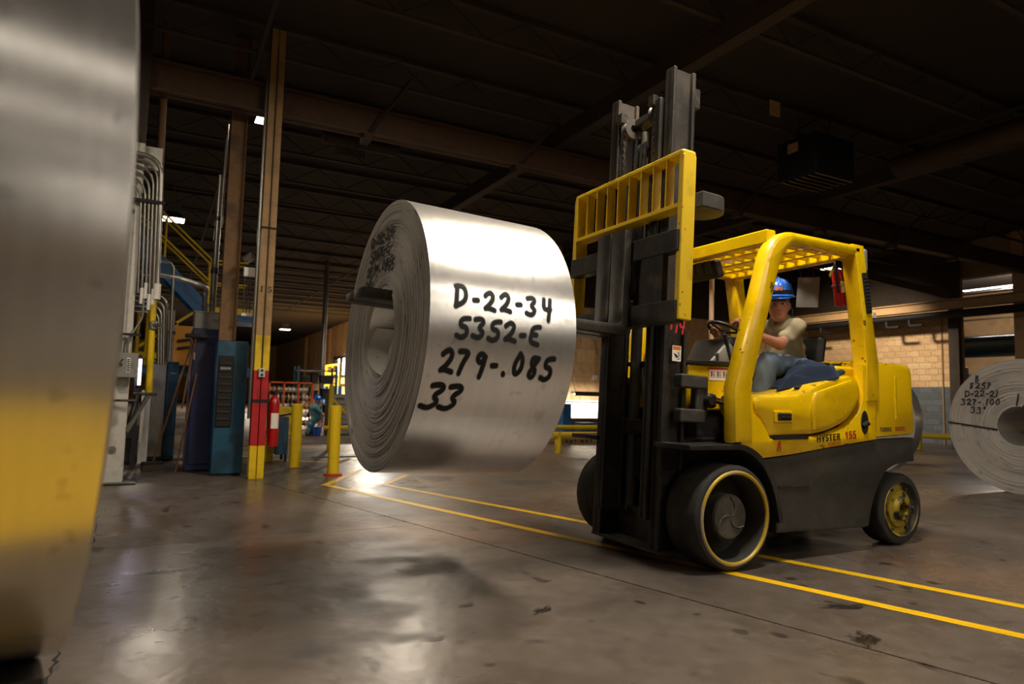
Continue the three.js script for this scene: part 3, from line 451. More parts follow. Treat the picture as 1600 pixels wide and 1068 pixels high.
// yellow bodywork
{
  const p = [[3.70, 0.872], [3.9, 0.765], [4.24, 0.79], [4.69, 0.838], [5.24, 0.89], [5.26, 1.5], [5.08, 1.5], [5.075, 1.22], [5.02, 1.11], [4.86, 0.995], [4.62, 0.935], [4.47, 0.92], [4.0, 0.91], [3.965, 0.97], [3.9, 1.05], [3.83, 1.1], [3.81, 1.25], [3.70, 1.25]];
  F('side_panel', prof(p, -3.445, -3.53, 0.014), M.yellow, { uv: 1.3 }); F('side_panel', mir(prof(p, -3.445, -3.53, 0.014)), M.yellow, { uv: 1.3 });
  F('filler_shade', at(rot(new THREE.SphereGeometry(0.085, 20, 12), 0, 0, 0).scale(0.6, 1.15, 0.12), 5.09, 1.03, -3.447), M.blackPaint); F('filler_cap', [rod([5.06, 1.0, -3.44], [5.1, 1.03, -3.42], 0.022)], M.black);  // black ellipse paints the shade inside the yellow filler scoop
  const h = new THREE.Shape(); h.moveTo(4.0, 0.925); h.lineTo(4.47, 0.935); h.quadraticCurveTo(4.95, 0.98, 5.06, 1.24); h.quadraticCurveTo(5.08, 1.4, 4.95, 1.405); h.quadraticCurveTo(4.6, 1.36, 4.46, 1.28); h.lineTo(4.3, 1.235); h.lineTo(3.88, 1.215); h.quadraticCurveTo(3.83, 1.2, 3.85, 1.12); h.quadraticCurveTo(3.95, 1.03, 4.0, 0.925);
  F('engine_hood', shapeProf(h, -3.455, 2 * ZC + 3.455, 0.035, 24), M.yellow, { uv: 1.3 });
  const h2 = new THREE.Shape(); h2.moveTo(4.45, 0.96); h2.quadraticCurveTo(4.9, 1.0, 5.03, 1.24); h2.quadraticCurveTo(5.04, 1.37, 4.93, 1.375); h2.lineTo(4.5, 1.265); h2.quadraticCurveTo(4.42, 1.2, 4.45, 0.96);
  F('hood_side_bulge', shapeProf(h2, -3.43, -3.6, 0.03, 24), M.yellow, { uv: 1.3 });
  F('hood_latch', [rb(0.2, 0.09, 0.02, 4.14, 1.07, -3.452, 0.01)], M.yellow); F('latch_handle', [rb(0.15, 0.055, 0.02, 4.145, 1.07, -3.444, 0.01)], M.black); F('latch_handle', [rb(0.1, 0.02, 0.016, 4.15, 1.065, -3.434, 0.006)], M.blackPlastic);
  F('hood_seam', [bb(4.02, 4.4, 0.905, 0.928, -3.436, -3.46)], M.black);
  const cw = new THREE.Shape(); cw.moveTo(5.255, 0.905); cw.lineTo(5.74, 0.925); cw.quadraticCurveTo(5.78, 0.93, 5.785, 1.0); cw.lineTo(5.765, 1.44); cw.quadraticCurveTo(5.75, 1.52, 5.68, 1.525); cw.lineTo(5.27, 1.53); cw.closePath();
  F('counterweight', shapeProf(cw, -3.45, 2 * ZC + 3.45, 0.035, 16), M.yellow, { uv: 1.3 });
  F('counterweight_recess', [bb(5.5, 5.53, 1.05, 1.42, -3.444, -3.46, 0.008)], M.yellow);
  F('rear_cowl', [rb(0.3, 0.24, 1.16, 5.36, 1.43, ZC, 0.04), rb(0.32, 0.14, 0.3, 5.08, 1.42, -3.72, 0.03)], M.yellow, { uv: 1.3 }); F('cowl_cap', [rod([5.1, 1.49, -3.7], [5.1, 1.515, -3.7], 0.04), bar([5.02, 1.5, -3.62], [5.12, 1.52, -3.66], 0.01, 0.01)], M.black);
  F('front_cowl', [bb(3.52, 4.02, 1.1, 1.45, -3.8, -4.5, 0.02)], M.yellow, { uv: 1.3 }); F('cowl_top', [bb(3.48, 4.06, 1.45, 1.485, -3.78, -4.52, 0.012)], M.blackPlastic); F('front_inner_panel', [bb(3.55, 3.98, 0.88, 1.1, -3.82, -4.48)], M.blackPaint);
  F('floor_plate', [bb(3.86, 4.3, 0.93, 0.97, -3.56, -4.74)], M.blackPaint);
  F('tow_recess', [bb(5.775, 5.8, 0.75, 0.88, -3.9, -4.4)], M.black);
}
// overhead guard
{
  const o = new THREE.Shape(); o.moveTo(3.63, 0.88); o.lineTo(3.625, 1.28); o.lineTo(3.86, 1.95); o.lineTo(3.95, 2.22); o.quadraticCurveTo(4.02, 2.48, 4.28, 2.49); o.lineTo(5.09, 2.485); o.lineTo(5.07, 2.39); o.lineTo(4.32, 2.395); o.quadraticCurveTo(4.16, 2.38, 4.1, 2.17); o.lineTo(4.02, 1.93); o.lineTo(3.80, 1.28); o.lineTo(3.81, 0.88); o.closePath();
  F('guard_front_leg', shapeProf(o, -3.43, -3.56, 0.035, 18), M.yellow, { uv: 1.3 }); F('guard_front_leg', mir(shapeProf(o, -3.43, -3.56, 0.035, 18)), M.yellow, { uv: 1.3 });
  const r = [[4.98, 2.49], [5.11, 2.49], [5.175, 2.1], [5.275, 1.52], [5.275, 1.2], [5.11, 1.2], [5.12, 1.52], [5.045, 2.1], [5.0, 2.38]];
  F('guard_rear_leg', prof(r, -3.43, -3.57, 0.02), M.yellow, { uv: 1.3 }); F('guard_rear_leg', mir(prof(r, -3.43, -3.57, 0.02)), M.yellow, { uv: 1.3 });
  F('guard_front_header', [rb(0.1, 0.11, 1.3, 4.09, 2.44, ZC, 0.012)], M.yellow, { uv: 1.3 }); F('guard_rear_header', [rb(0.1, 0.1, 1.3, 5.02, 2.43, ZC, 0.015)], M.yellow, { uv: 1.3 });
  F('guard_gusset', [prof([[4.05, 2.39], [4.34, 2.39], [4.34, 2.475], [4.05, 2.475]], -3.56, -3.66, 0.01)], M.yellow);
  for (const x of [4.34, 4.58, 4.82]) F('guard_cross_bar', [bx(0.05, 0.05, 1.18, x, 2.44, ZC)], M.yellow);
  for (let k = 0; k < 10; k++) for (const [a, b] of [[4.13, 4.32], [4.36, 4.56], [4.6, 4.8], [4.84, 4.99]]) F('guard_slat', [bx(b - a, 0.05, 0.018, (a + b) / 2, 2.44, -3.64 - k * 0.1135, 0.5)], M.yellow);
  F('guard_light_bar', [rb(0.1, 0.16, 0.56, 4.2, 2.31, -4.42, 0.03, 0, 0, 0.35)], M.blackPlastic); for (let k = 0; k < 5; k++) F('light_bar_louvre', [bx(0.012, 0.11, 0.075, 4.145, 2.325, -4.22 - k * 0.1, 0, 0, 0.35)], M.frameGrey);
  F('guard_pole', [rod([4.42, 2.4, -4.45], [4.4, 1.46, -4.45], 0.022)], std({ color: '#c9a98a', roughness: 0.5, name: 'pale_pole' }), { label: 'pale grab pole' });
  F('pillar_grille', [rb(0.07, 0.34, 0.012, 5.125, 2.09, -3.426, 0.03, 0, 0, 0.16)], M.black); for (let k = 0; k < 10; k++) F('grille_rib', [bx(0.05, 0.007, 0.012, 5.102 + k * 0.0052, 2.22 - k * 0.029, -3.42, 0, 0, 0.16)], M.frameGrey);
  F('rear_lamp_box', [rb(0.06, 0.2, 0.12, 5.15, 2.37, -3.5, 0.025)], M.greyPaint);
  F('document_sheet', [bx(0.004, 0.27, 0.19, 5.1, 2.165, -3.97, 0.08, 0.35, 0)], phy({ name: 'clear_plastic', color: '#a8a49a', roughness: 0.3, transmission: 0.6, thickness: 0, clearcoat: 0.5 }), { label: 'cloudy clear plastic sheet' }); F('sheet_hanger', [rod([5.05, 2.42, -3.9], [5.1, 2.28, -3.9], 0.004), rod([5.05, 2.42, -4.03], [5.1, 2.28, -4.03], 0.004)], M.black);
}
// dash, steering wheel, levers, seat
F('dashboard', [prof([[4.04, 1.475], [4.26, 1.44], [4.32, 1.52], [4.24, 1.7], [4.16, 1.7]], -3.98, -4.4, 0.02)], M.blackPlastic); F('dash_side', [prof([[3.88, 1.46], [4.1, 1.46], [4.16, 1.62], [4.1, 1.66]], -3.95, -3.98, 0.004)], M.greyPaint);
const SW = { c: [4.24, 1.775, -4.12], R: 0.15 }; const swQ = new THREE.Quaternion().setFromUnitVectors(V3(0, 0, 1), V3(0.42, 0.9, 0.1).normalize());
F('steering_wheel', [at(new THREE.TorusGeometry(SW.R, 0.016, 10, 40).applyQuaternion(swQ), ...SW.c)], M.blackPlastic);
F('steering_spokes', [rod([4.2, 1.68, -4.12], SW.c, 0.02), ...[0.3, 2.4, 4.5].map(a => { const e = V3(SW.R * Math.cos(a), SW.R * Math.sin(a), 0).applyQuaternion(swQ).add(V3(...SW.c)); return rod([SW.c[0] - 0.006, SW.c[1] - 0.02, SW.c[2]], [e.x, e.y, e.z], 0.01); })], M.blackPlastic);
F('column_lever', [rod([4.14, 1.46, -3.96], [4.06, 1.72, -3.95], 0.018), rod([4.19, 1.58, -3.96], [4.24, 1.66, -3.95], 0.008)], M.blackPlastic); F('hydraulic_lever', [rod([4.02, 1.45, -4.35], [4.0, 1.62, -4.35], 0.008), at(new THREE.SphereGeometry(0.02, 12, 8), 4.0, 1.63, -4.35)], M.blackPlastic); F('hydraulic_lever', [rod([3.98, 1.45, -4.45], [3.94, 1.66, -4.45], 0.008), at(new THREE.SphereGeometry(0.02, 12, 8), 3.94, 1.67, -4.45)], M.blackPlastic); F('ignition_key', [rod([3.98, 1.55, -3.97], [3.97, 1.55, -3.94], 0.012), bb(3.96, 3.98, 1.48, 1.54, -3.94, -3.935)], M.steel);
F('seat_base', [bb(4.7, 5.18, 1.22, 1.32, -3.88, -4.42, 0.02)], M.black); F('seat_cushion', [rb(0.5, 0.1, 0.5, 4.94, 1.36, ZC, 0.045)], M.blackPlastic); F('seat_back', [rb(0.1, 0.44, 0.46, 5.25, 1.57, ZC - 0.02, 0.05, 0, 0, -0.2)], M.blackPlastic); F('armrest', [rb(0.18, 0.13, 0.07, 5.13, 1.47, -3.86, 0.03)], M.blackPlastic);
// mast, tilted back
const PV = [3.3, 0.3], tilt = g => g.translate(-PV[0], -PV[1], 0).rotateZ(-TILT).translate(PV[0], PV[1], 0);
const T = (n, g, m, o) => F(n, tilt(merge(g)), m, o);
const rail = (z, y0, y1, x0, x1, w) => [bb(x0, x1, y0, y1, z - 0.018, z + 0.018, 0.004), bb(x0, x0 + 0.03, y0, y1, z - w / 2, z + w / 2, 0.006), bb(x1 - 0.03, x1, y0, y1, z - w / 2, z + w / 2, 0.006)];
for (const s of [1, -1]) {
  T('outer_rail', rail(ZC + s * 0.345, 0.1, 3.72, 3.2, 3.42, 0.1), M.mast, { uv: 0.8 });
  T('inner_rail', rail(ZC + s * 0.262, 0.3, 3.5, 3.16, 3.36, 0.062), M.mast, { uv: 0.8 });
  T('lift_cylinder', [rod([3.42, 0.3, ZC + s * 0.2], [3.42, 2.1, ZC + s * 0.2], 0.045), rod([3.42, 2.1, ZC + s * 0.2], [3.42, 3.45, ZC + s * 0.2], 0.03), rod([3.42, 2.06, ZC + s * 0.2], [3.42, 2.12, ZC + s * 0.2], 0.055)], M.frameGrey);
  const ch = []; for (let k = 0; k < 56; k++) { const y = 1.9 + k * 0.028; ch.push(bx(k % 2 ? 0.012 : 0.022, 0.026, k % 2 ? 0.034 : 0.022, 3.19, y, ZC + s * 0.19)); } T('lift_chain', ch, M.steel);
  T('chain_sheave', [at(latheZ([[0.03, -0.02], [0.085, -0.02], [0.06, 0], [0.085, 0.02], [0.03, 0.02]], 28), 3.25, 3.42, ZC + s * 0.16)], M.steel);
  T('rail_top_stop', [bb(3.14, 3.2, 3.46, 3.54, ZC + s * 0.2 - 0.03, ZC + s * 0.2 + 0.03)], M.mast); T('rail_back_stop', [bb(3.42, 3.47, 3.45, 3.6, ZC + s * 0.36 - 0.03, ZC + s * 0.36 + 0.03)], M.mast);
}
T('mast_cross_member', [bb(3.4, 3.46, 3.5, 3.6, ZC - 0.36, ZC + 0.36, 0.008)], M.mast); T('mast_cross_member', [bb(3.26, 3.36, 3.44, 3.5, ZC - 0.27, ZC + 0.27, 0.008)], M.mast); T('mast_cross_member', [bb(3.38, 3.44, 2.0, 2.16, ZC - 0.36, ZC + 0.36, 0.008)], M.mast); T('mast_cross_member', [bb(3.36, 3.44, 0.9, 1.02, ZC - 0.36, ZC + 0.36, 0.008)], M.mast);
T('mast_foot_plate', [bb(3.2, 3.46, 0.08, 0.1, ZC - 0.4, ZC + 0.4), bb(3.38, 3.44, 0.1, 0.34, ZC - 0.3, ZC + 0.3)], M.steel);
T('hose_reel', [at(latheZ([[0.03, -0.05], [0.06, -0.05], [0.06, -0.035], [0.03, -0.03]], 24), 3.28, 3.2, ZC), pipe([[3.25, 3.25, ZC + 0.02], [3.25, 2.2, ZC + 0.02]], 0.014), pipe([[3.25, 3.25, ZC - 0.03], [3.25, 2.2, ZC - 0.03]], 0.014), pipe([[3.25, 3.2, ZC - 0.08], [3.25, 2.0, ZC - 0.08]], 0.014)], M.black);
{ const s = new THREE.Shape(); s.moveTo(3.36, -0.0); s.lineTo(3.5, 0); s.absarc(3.5, -0.15, 0.15, Math.PI / 2, -Math.PI / 2, true); s.lineTo(3.36, -0.3); s.closePath(); const g = new THREE.ExtrudeGeometry(s, { depth: 0.1, bevelEnabled: true, bevelThickness: 0.01, bevelSize: 0.01, bevelSegments: 2 }); g.rotateX(-Math.PI / 2); g.translate(0.02, 2.62, -3.9); T('hose_guard', g, M.frameGrey); }
// carriage, backrest, forks
const Zn = -3.46, Zf = 2 * ZC + 3.46;
T('carriage_bar', [bb(3.04, 3.13, 1.7, 1.86, Zn - 0.02, Zf + 0.02, 0.01)], M.mast, { uv: 0.8 }); T('carriage_bar', [bb(3.04, 3.13, 2.2, 2.36, Zn - 0.02, Zf + 0.02, 0.01)], M.mast, { uv: 0.8 });
T('carriage_plate', [bb(3.1, 3.2, 1.72, 2.36, ZC + 0.16, ZC + 0.24), bb(3.1, 3.2, 1.72, 2.36, ZC - 0.24, ZC - 0.16), bb(3.05, 3.1, 1.86, 2.2, ZC + 0.28, ZC + 0.52)], M.mast);
const bk = [[Zn, Zn - 0.05], [Zf + 0.05, Zf]];
for (const [a, b] of bk) { T('backrest_leg', [bb(3.06, 3.18, 1.72, 2.9, a, b, 0.008)], M.yellowPost, { uv: 0.6 }); T('backrest_corner', [rb(0.12, 0.06, 0.05, 3.12, 2.905, (a + b) / 2, 0.02)], M.yellowPost); }
T('backrest_top_rail', [bb(3.06, 3.18, 2.905, 2.935, Zn - 0.02, Zf + 0.02, 0.006)], M.yellowPost, { uv: 0.6 }); T('backrest_lower_rail', [bb(3.06, 3.18, 2.52, 2.55, Zn - 0.05, Zf + 0.05, 0.004)], M.yellowPost, { uv: 0.6 });
for (let k = 1; k <= 8; k++) T('backrest_slat', [bb(3.07, 3.145, 2.55, 2.905, Zn - 0.05 - k * 0.1435 - 0.006, Zn - 0.05 - k * 0.1435 + 0.006)], M.yellowPost, { uv: 0.6 });
for (const z of [ZC + 0.093, ZC - 0.093]) {
  const s = new THREE.Shape(); s.moveTo(3.03, 2.44); s.lineTo(2.97, 2.44); s.lineTo(2.97, 1.76); s.quadraticCurveTo(2.965, 1.712, 2.92, 1.712); s.lineTo(1.03, 1.725); s.quadraticCurveTo(1.0, 1.725, 1.0, 1.705); s.lineTo(1.0, 1.672); s.quadraticCurveTo(1.0, 1.66, 1.02, 1.66); s.lineTo(2.2, 1.642); s.lineTo(2.98, 1.635); s.quadraticCurveTo(3.03, 1.64, 3.03, 1.7); s.closePath();
  T('fork_blade', shapeProf(s, z - 0.088, z + 0.088, 0.006, 10), M.fork, { uv: 0.8 });
}
// tilt cylinder and its bracket
for (const s of [1, -1]) {
  const z = ZC + s * 0.44; const g = [bb(3.3, 3.56, 1.27, 1.37, z - 0.045, z + 0.045, 0.015), bb(3.3, 3.56, 1.02, 1.12, z - 0.045, z + 0.045, 0.015), bb(3.46, 3.58, 1.02, 1.37, z - 0.045, z + 0.03, 0.02)];
  T('tilt_bracket', g, M.frameGrey); T('tilt_pin', [rod([3.56, 1.19, z - 0.08], [3.56, 1.19, z + 0.09], 0.035), rb(0.1, 0.11, 0.07, 3.6, 1.19, z + 0.02, 0.03)], M.mast);
  F('tilt_rod', [rod([3.66, 1.19, z + 0.01], [3.84, 1.16, z + 0.01], 0.024)], M.chrome); F('tilt_cylinder', [rod([3.8, 1.165, z + 0.01], [4.15, 1.1, z + 0.01], 0.05), rod([3.8, 1.165, z + 0.01], [3.85, 1.157, z + 0.01], 0.06)], M.blackPaint);
}
F('hydraulic_hose', [spline([[3.4, 0.75, ZC + 0.18], [3.36, 0.95, ZC + 0.2], [3.42, 1.2, ZC + 0.1], [3.46, 1.42, ZC]], 0.014), spline([[3.4, 0.7, ZC + 0.1], [3.33, 0.9, ZC + 0.12], [3.38, 1.2, ZC + 0.02], [3.46, 1.42, ZC - 0.1]], 0.014)], M.black); F('hose_fitting', [rod([3.36, 0.78, ZC + 0.26], [3.36, 0.9, ZC + 0.26], 0.014), rb(0.05, 0.05, 0.05, 3.36, 0.74, ZC + 0.26, 0.01)], M.steel);
// markings on the truck
function textInk(w, h, str, font, x, y, align = 'left') { return inkTex(w, h, c => { c.fillStyle = '#fff'; c.font = font; c.textAlign = align; c.textBaseline = 'alphabetic'; c.fillText(str, x, y); }); }
const decal = (n, w, h, x, y, z, tex, color, rz = 0, label) => F(n, at(rot(new THREE.PlaneGeometry(w, h), 0, 0, rz), x, y, z), ink(tex, color), { label });
decal('brand_lettering', 0.33, 0.07, 4.66, 0.913, -3.442, textInk(528, 120, 'HYSTER', 'bold 128px sans-serif', 0, 106), '#15161c', 0.06, 'dark lettering HYSTER'); decal('model_number', 0.17, 0.075, 4.915, 0.932, -3.442, textInk(272, 120, '155', 'bold 140px sans-serif', 4, 112), '#b3151b', 0.06, 'red lettering 155'); decal('model_lettering', 0.2, 0.036, 4.73, 0.868, -3.442, textInk(400, 100, 'FORTIS', '96px sans-serif', 4, 86), '#b3151b', 0.08, 'red lettering FORTIS');
decal('engine_lettering', 0.22, 0.045, 5.4, 0.975, -3.448, textInk(440, 90, 'TURBO', 'bold 96px sans-serif', 0, 82), '#26262a', 0.02); decal('engine_lettering', 0.2, 0.045, 5.595, 0.98, -3.448, textInk(440, 90, 'DIESEL', 'bold 96px sans-serif', 0, 82), '#a3361a', 0.02, 'lettering TURBODIESEL');
decal('red_emblem', 0.06, 0.09, 4.08, 0.855, -3.442, inkTex(80, 120, c => { c.fillStyle = '#fff'; c.beginPath(); c.moveTo(38, 10); c.lineTo(46, 30); c.lineTo(30, 110); c.lineTo(10, 110); c.fill(); c.beginPath(); c.moveTo(52, 5); c.lineTo(66, 8); c.lineTo(70, 100); c.lineTo(58, 112); c.fill(); }), '#b3151b');
function sticker(w, h, fn) { const c = document.createElement('canvas'); c.width = w; c.height = h; fn(c.getContext('2d'), w, h); const t = new THREE.CanvasTexture(c); t.colorSpace = THREE.SRGBColorSpace; t.magFilter = THREE.LinearFilter; return std({ name: 'sticker', map: t, roughness: 0.5 }); }
const pict = (c, x, y, s) => { c.fillStyle = '#2a2422'; c.beginPath(); c.arc(x + s * 0.3, y + s * 0.3, s * 0.14, 0, 7); c.fill(); c.fillRect(x + s * 0.2, y + s * 0.42, s * 0.22, s * 0.38); c.fillRect(x + s * 0.58, y + s * 0.2, s * 0.14, s * 0.6); c.strokeStyle = '#b3151b'; c.lineWidth = s * 0.06; c.strokeRect(x + s * 0.08, y + s * 0.1, s * 0.8, s * 0.8); };
F('warning_sticker', at(new THREE.PlaneGeometry(0.2, 0.1), 3.84, 1.385, -3.797), sticker(300, 150, (c, w, h) => { c.fillStyle = '#ece6d8'; c.fillRect(0, 0, w, h); c.fillStyle = '#b8401c'; c.fillRect(0, 0, w, 26); for (let k = 0; k < 3; k++) pict(c, 10 + k * 97, 34, 92); }), { label: 'white safety sticker with three pictograms' });
T('hand_warning_sticker', at(new THREE.PlaneGeometry(0.085, 0.115), 3.32, 1.52, ZC + 0.345 + 0.052), sticker(170, 230, (c, w, h) => { c.fillStyle = '#efeae0'; c.fillRect(0, 0, w, h); c.fillStyle = '#e07818'; c.fillRect(10, 10, w - 20, 55); c.fillStyle = '#2a2422'; c.beginPath(); c.moveTo(20, 110); c.lineTo(90, 130); c.lineTo(120, 170); c.lineTo(70, 180); c.fill(); c.lineWidth = 10; c.strokeStyle = '#2a2422'; for (const [a, b, d, e] of [[100, 90, 150, 150], [130, 80, 120, 200], [90, 200, 150, 190]]) { c.beginPath(); c.moveTo(a, b); c.lineTo(d, e); c.stroke(); } }), { label: 'white and orange crushed hand warning sticker' });
T('truck_number', at(new THREE.PlaneGeometry(0.16, 0.14), 3.32, 1.72, ZC + 0.345 + 0.052), ink(inkTex(256, 224, c => { hand(c, 'r', 6, 20, 130, 24, 8); hand(c, 'i', 80, 50, 130, 24, 8); hand(c, '4', 140, 40, 130, 24, 8); }), '#c22a20'), { label: 'red hand painted unit number' });
decal('capacity_label', 0.05, 0.05, 5.17, 1.245, -3.443, inkTex(64, 64, c => { c.fillStyle = '#fff'; c.fillRect(0, 0, 64, 64); }), '#cfc6b2'); decal('pillar_label', 0.045, 0.045, 5.22, 1.915, -3.428, inkTex(64, 64, c => { c.fillStyle = '#fff'; c.fillRect(0, 0, 64, 64); }), '#d8cdb4');

// ---------------------------------------------------------------- fire extinguisher on the rear leg
function extinguisher(label, x, y, z, R, H, rzl, hoseSide) {
  const t = thing('fire_extinguisher', label, 'fire extinguisher', [x, y, z]);
  const q = g => rzl ? g.translate(-x, -y, -z).rotateZ(rzl).translate(x, y, z) : g;
  part(t, 'cylinder', q(at(lathe([[0, 0], [R * 0.92, 0], [R, 0.015], [R, H * 0.82], [R * 0.9, H * 0.9], [R * 0.5, H * 0.97], [R * 0.28, H], [0, H]], 28), x, y, z)), M.red);
  part(t, 'valve', q(merge([rod([x, y + H, z], [x, y + H + 0.05, z], R * 0.28), bx(R * 1.6, 0.018, 0.03, x + R * 0.4, y + H + 0.06, z, 0, 0, 0.25), bx(R * 1.4, 0.014, 0.03, x + R * 0.4, y + H + 0.025, z)])), M.blackPlastic);
  part(t, 'hose', q(spline([[x, y + H + 0.04, z + 0.01], [x - R * 0.9, y + H + 0.05, z + R * 0.4], [x - R * 1.15, y + H * 0.8, z + R * 0.6], [x - R * 1.05, y + H * 0.35, z + R * 0.6]], 0.011)), M.black);
  const lab = new THREE.CylinderGeometry(R + 0.001, R + 0.001, H * 0.3, 20, 1, true, -0.6, 1.5); part(t, 'label', q(at(lab, x, y + H * 0.5, z)), M.paper, { label: 'white instruction label' });
  return t;
}
extinguisher('small red fire extinguisher strapped to the forklift rear leg', 5.075, 2.0, -3.63, 0.046, 0.32, 0.14);
fork.updateMatrixWorld();
{ const e = scene.children[scene.children.length - 1]; part(e, 'strap', [at(new THREE.TorusGeometry(0.048, 0.006, 6, 24).rotateX(Math.PI / 2), 5.045, 2.17, -3.63)], M.galv); part(e, 'inspection_tag', [bx(0.035, 0.1, 0.002, 4.95, 2.28, -3.62, 0, 0.3, -0.6)], std({ color: '#cdbb45', roughness: 0.8, name: 'yellow_tag' }), { label: 'yellow inspection tag' }); }
// ---------------------------------------------------------------- floor markings (worn yellow paint, a skin on the concrete)
const texWear = dataTex(512, 128, (u, v) => { const e = Math.min(v, 1 - v), n = fbm(u, v, 24, 4, 401), b = fbm(u, v, 6, 3, 402); return clamp(smooth(0.3, 0.46, n * 0.7 + b * 0.45 + Math.min(e * 2, 0.2)) * smooth(0.0, 0.06, e + (n - 0.5) * 0.08)); }, false);
const paintLine = std({ name: 'worn_floor_paint', map: grimeTex('#d9ac06', '#8a6a10', 0.6, 403), alphaMap: texWear, transparent: true, roughness: 0.42 });
function floorLine(name, label, segs, w) {
  const t = thing(name, label, 'floor marking', [segs[0][0], 0, segs[0][1]]);
  for (let i = 0; i + 1 < segs.length; i++) {
    const [x0, z0] = segs[i], [x1, z1] = segs[i + 1], L = Math.hypot(x1 - x0, z1 - z0), g = new THREE.PlaneGeometry(L + w * 0.9, w, 1, 1).rotateX(-Math.PI / 2);
    const uv = g.attributes.uv; for (let k = 0; k < uv.count; k++) uv.setXY(k, uv.getX(k) * L / 3 + i * 0.37 + x0 * 0.1, uv.getY(k));
    g.rotateY(-Math.atan2(z1 - z0, x1 - x0)); g.translate((x0 + x1) / 2, 0.0015 + i * 0.0004, (z0 + z1) / 2); part(t, 'stripe', g, paintLine);
  }
}
floorLine('floor_line', 'worn yellow aisle line passing under the forklift drive tyre', [[2.9, -10.3], [1.98, -8.7], [4.6, 0.05]], 0.1);
floorLine('floor_line', 'second yellow aisle line running beneath the forklift body', [[3.3, -9.4], [2.68, -8.5], [3.63, -5.5], [5.4, 0.5]], 0.1);
floorLine('floor_line', 'yellow line on the floor beyond the bollards', [[1.2, -13.2], [2.3, -11.7], [3.6, -11.0]], 0.1);
floorLine('floor_line', 'pale yellow line across the far aisle', [[2.4, -15.4], [4.6, -13.0]], 0.1);
// wide yellow keep-clear band painted beside the coil saddle
{ const g = new THREE.PlaneGeometry(2.6, 1.32).rotateX(-Math.PI / 2); boxUV(g, 1); single('floor_panel', at(g, -0.9, 0.0015, -0.46), std({ name: 'keep_clear_paint', map: grimeTex('#dcb106', '#a07c10', 0.4, 404), roughness: 0.45 }), 'wide yellow keep clear zone painted on the floor beside the saddle', 'floor marking'); }

// ---------------------------------------------------------------- tan column I 5
const colI5 = structGroup('column', 'tan steel column with yellow and red bands marked I 5', [1.25, 0, -9.65]);
{
  const seg = (n, y0, y1, m) => part(colI5, n, [bb(1.155, 1.245, y0, y1, -9.56, -9.74, 0.004), bb(1.257, 1.345, y0, y1, -9.56, -9.74, 0.004), bb(1.2, 1.3, y0, y1, -9.6, -9.72)], m, { uv: 1 });
  seg('yellow_base', 0, 0.44, M.yellowSafety); seg('red_band', 0.44, 1.45, M.redFlat); seg('yellow_band', 1.45, 1.93, M.yellowSafety); seg('shaft', 1.93, 6.3, M.tan);
  part(colI5, 'strap', [bb(1.15, 1.35, 3.4, 3.43, -9.555, -9.745)], M.black); part(colI5, 'dark_band', [bb(1.15, 1.35, 1.02, 1.06, -9.553, -9.745)], M.black);
  part(colI5, 'conduit', [rod([1.125, 0.8, -9.6], [1.125, 6.3, -9.6], 0.022)], M.conduit); part(colI5, 'outlet_box', [rb(0.08, 0.12, 0.05, 1.25, 1.42, -9.53, 0.006)], M.whiteSteel); part(colI5, 'socket', [rod([1.25, 1.45, -9.506], [1.25, 1.45, -9.5], 0.018)], M.black); part(colI5, 'socket', [rod([1.25, 1.39, -9.506], [1.25, 1.39, -9.5], 0.018)], M.black); part(colI5, 'cord', [rod([1.25, 1.48, -9.545], [1.25, 6.0, -9.545], 0.008)], M.darkBrown);
  for (const [ch, x] of [['I', 1.195], ['5', 1.3]]) part(colI5, 'letter', at(new THREE.PlaneGeometry(0.09, 0.12), x, 2.56, -9.555), ink(inkTex(96, 128, c => { c.fillStyle = '#fff'; c.font = 'bold 118px serif'; c.textAlign = 'center'; c.fillText(ch, 48, 104); }), '#14110d'), { label: 'black stencilled ' + ch });
}
extinguisher('tall red fire extinguisher hung beside the red banded column', 1.46, 0.42, -9.72, 0.075, 0.7, 0);
{ const t = thing('tool_cart', 'small teal cart with a yellow foot beyond the red extinguisher', 'cart', [1.9, 0, -11.9]); part(t, 'cabinet', [bb(1.82, 2.02, 0.12, 0.75, -11.75, -12.2, 0.01)], M.teal); part(t, 'leg', [bb(1.97, 2.01, 0, 0.12, -11.76, -11.8)], M.black); part(t, 'leg', [bb(1.97, 2.01, 0, 0.12, -12.15, -12.19)], M.black); part(t, 'yellow_foot', [prof([[1.62, 0], [1.8, 0], [1.76, 0.6], [1.7, 0.6]], -11.8, -12.0)], M.yellowSafety); part(t, 'handle', [bar([1.8, 0.75, -11.8], [2.06, 0.8, -11.8], 0.03, 0.03)], M.black); }
// bollards
function bollard(x, z, label, red) { const t = thing('bollard', label, 'bollard', [x, 0, z]); part(t, 'post', at(lathe([[0, 0], [0.082, 0], [0.082, 0.975], [0.07, 0.99], [0, 0.995]], 28), x, 0, z), M.yellowSafety); if (red) part(t, 'base_ring', at(lathe([[0.08, 0], [0.13, 0], [0.125, 0.022], [0.085, 0.028]], 28), x, 0, z), M.redFlat, { label: 'chipped red base ring' }); else part(t, 'base_ring', at(lathe([[0.08, 0], [0.11, 0], [0.1, 0.015], [0.082, 0.018]], 28), x, 0, z), M.brown); }
bollard(2.304, -9.69, 'yellow bollard with a chipped red base ring', true); bollard(1.961, -10.75, 'plain yellow bollard beside the red fire extinguisher', false);
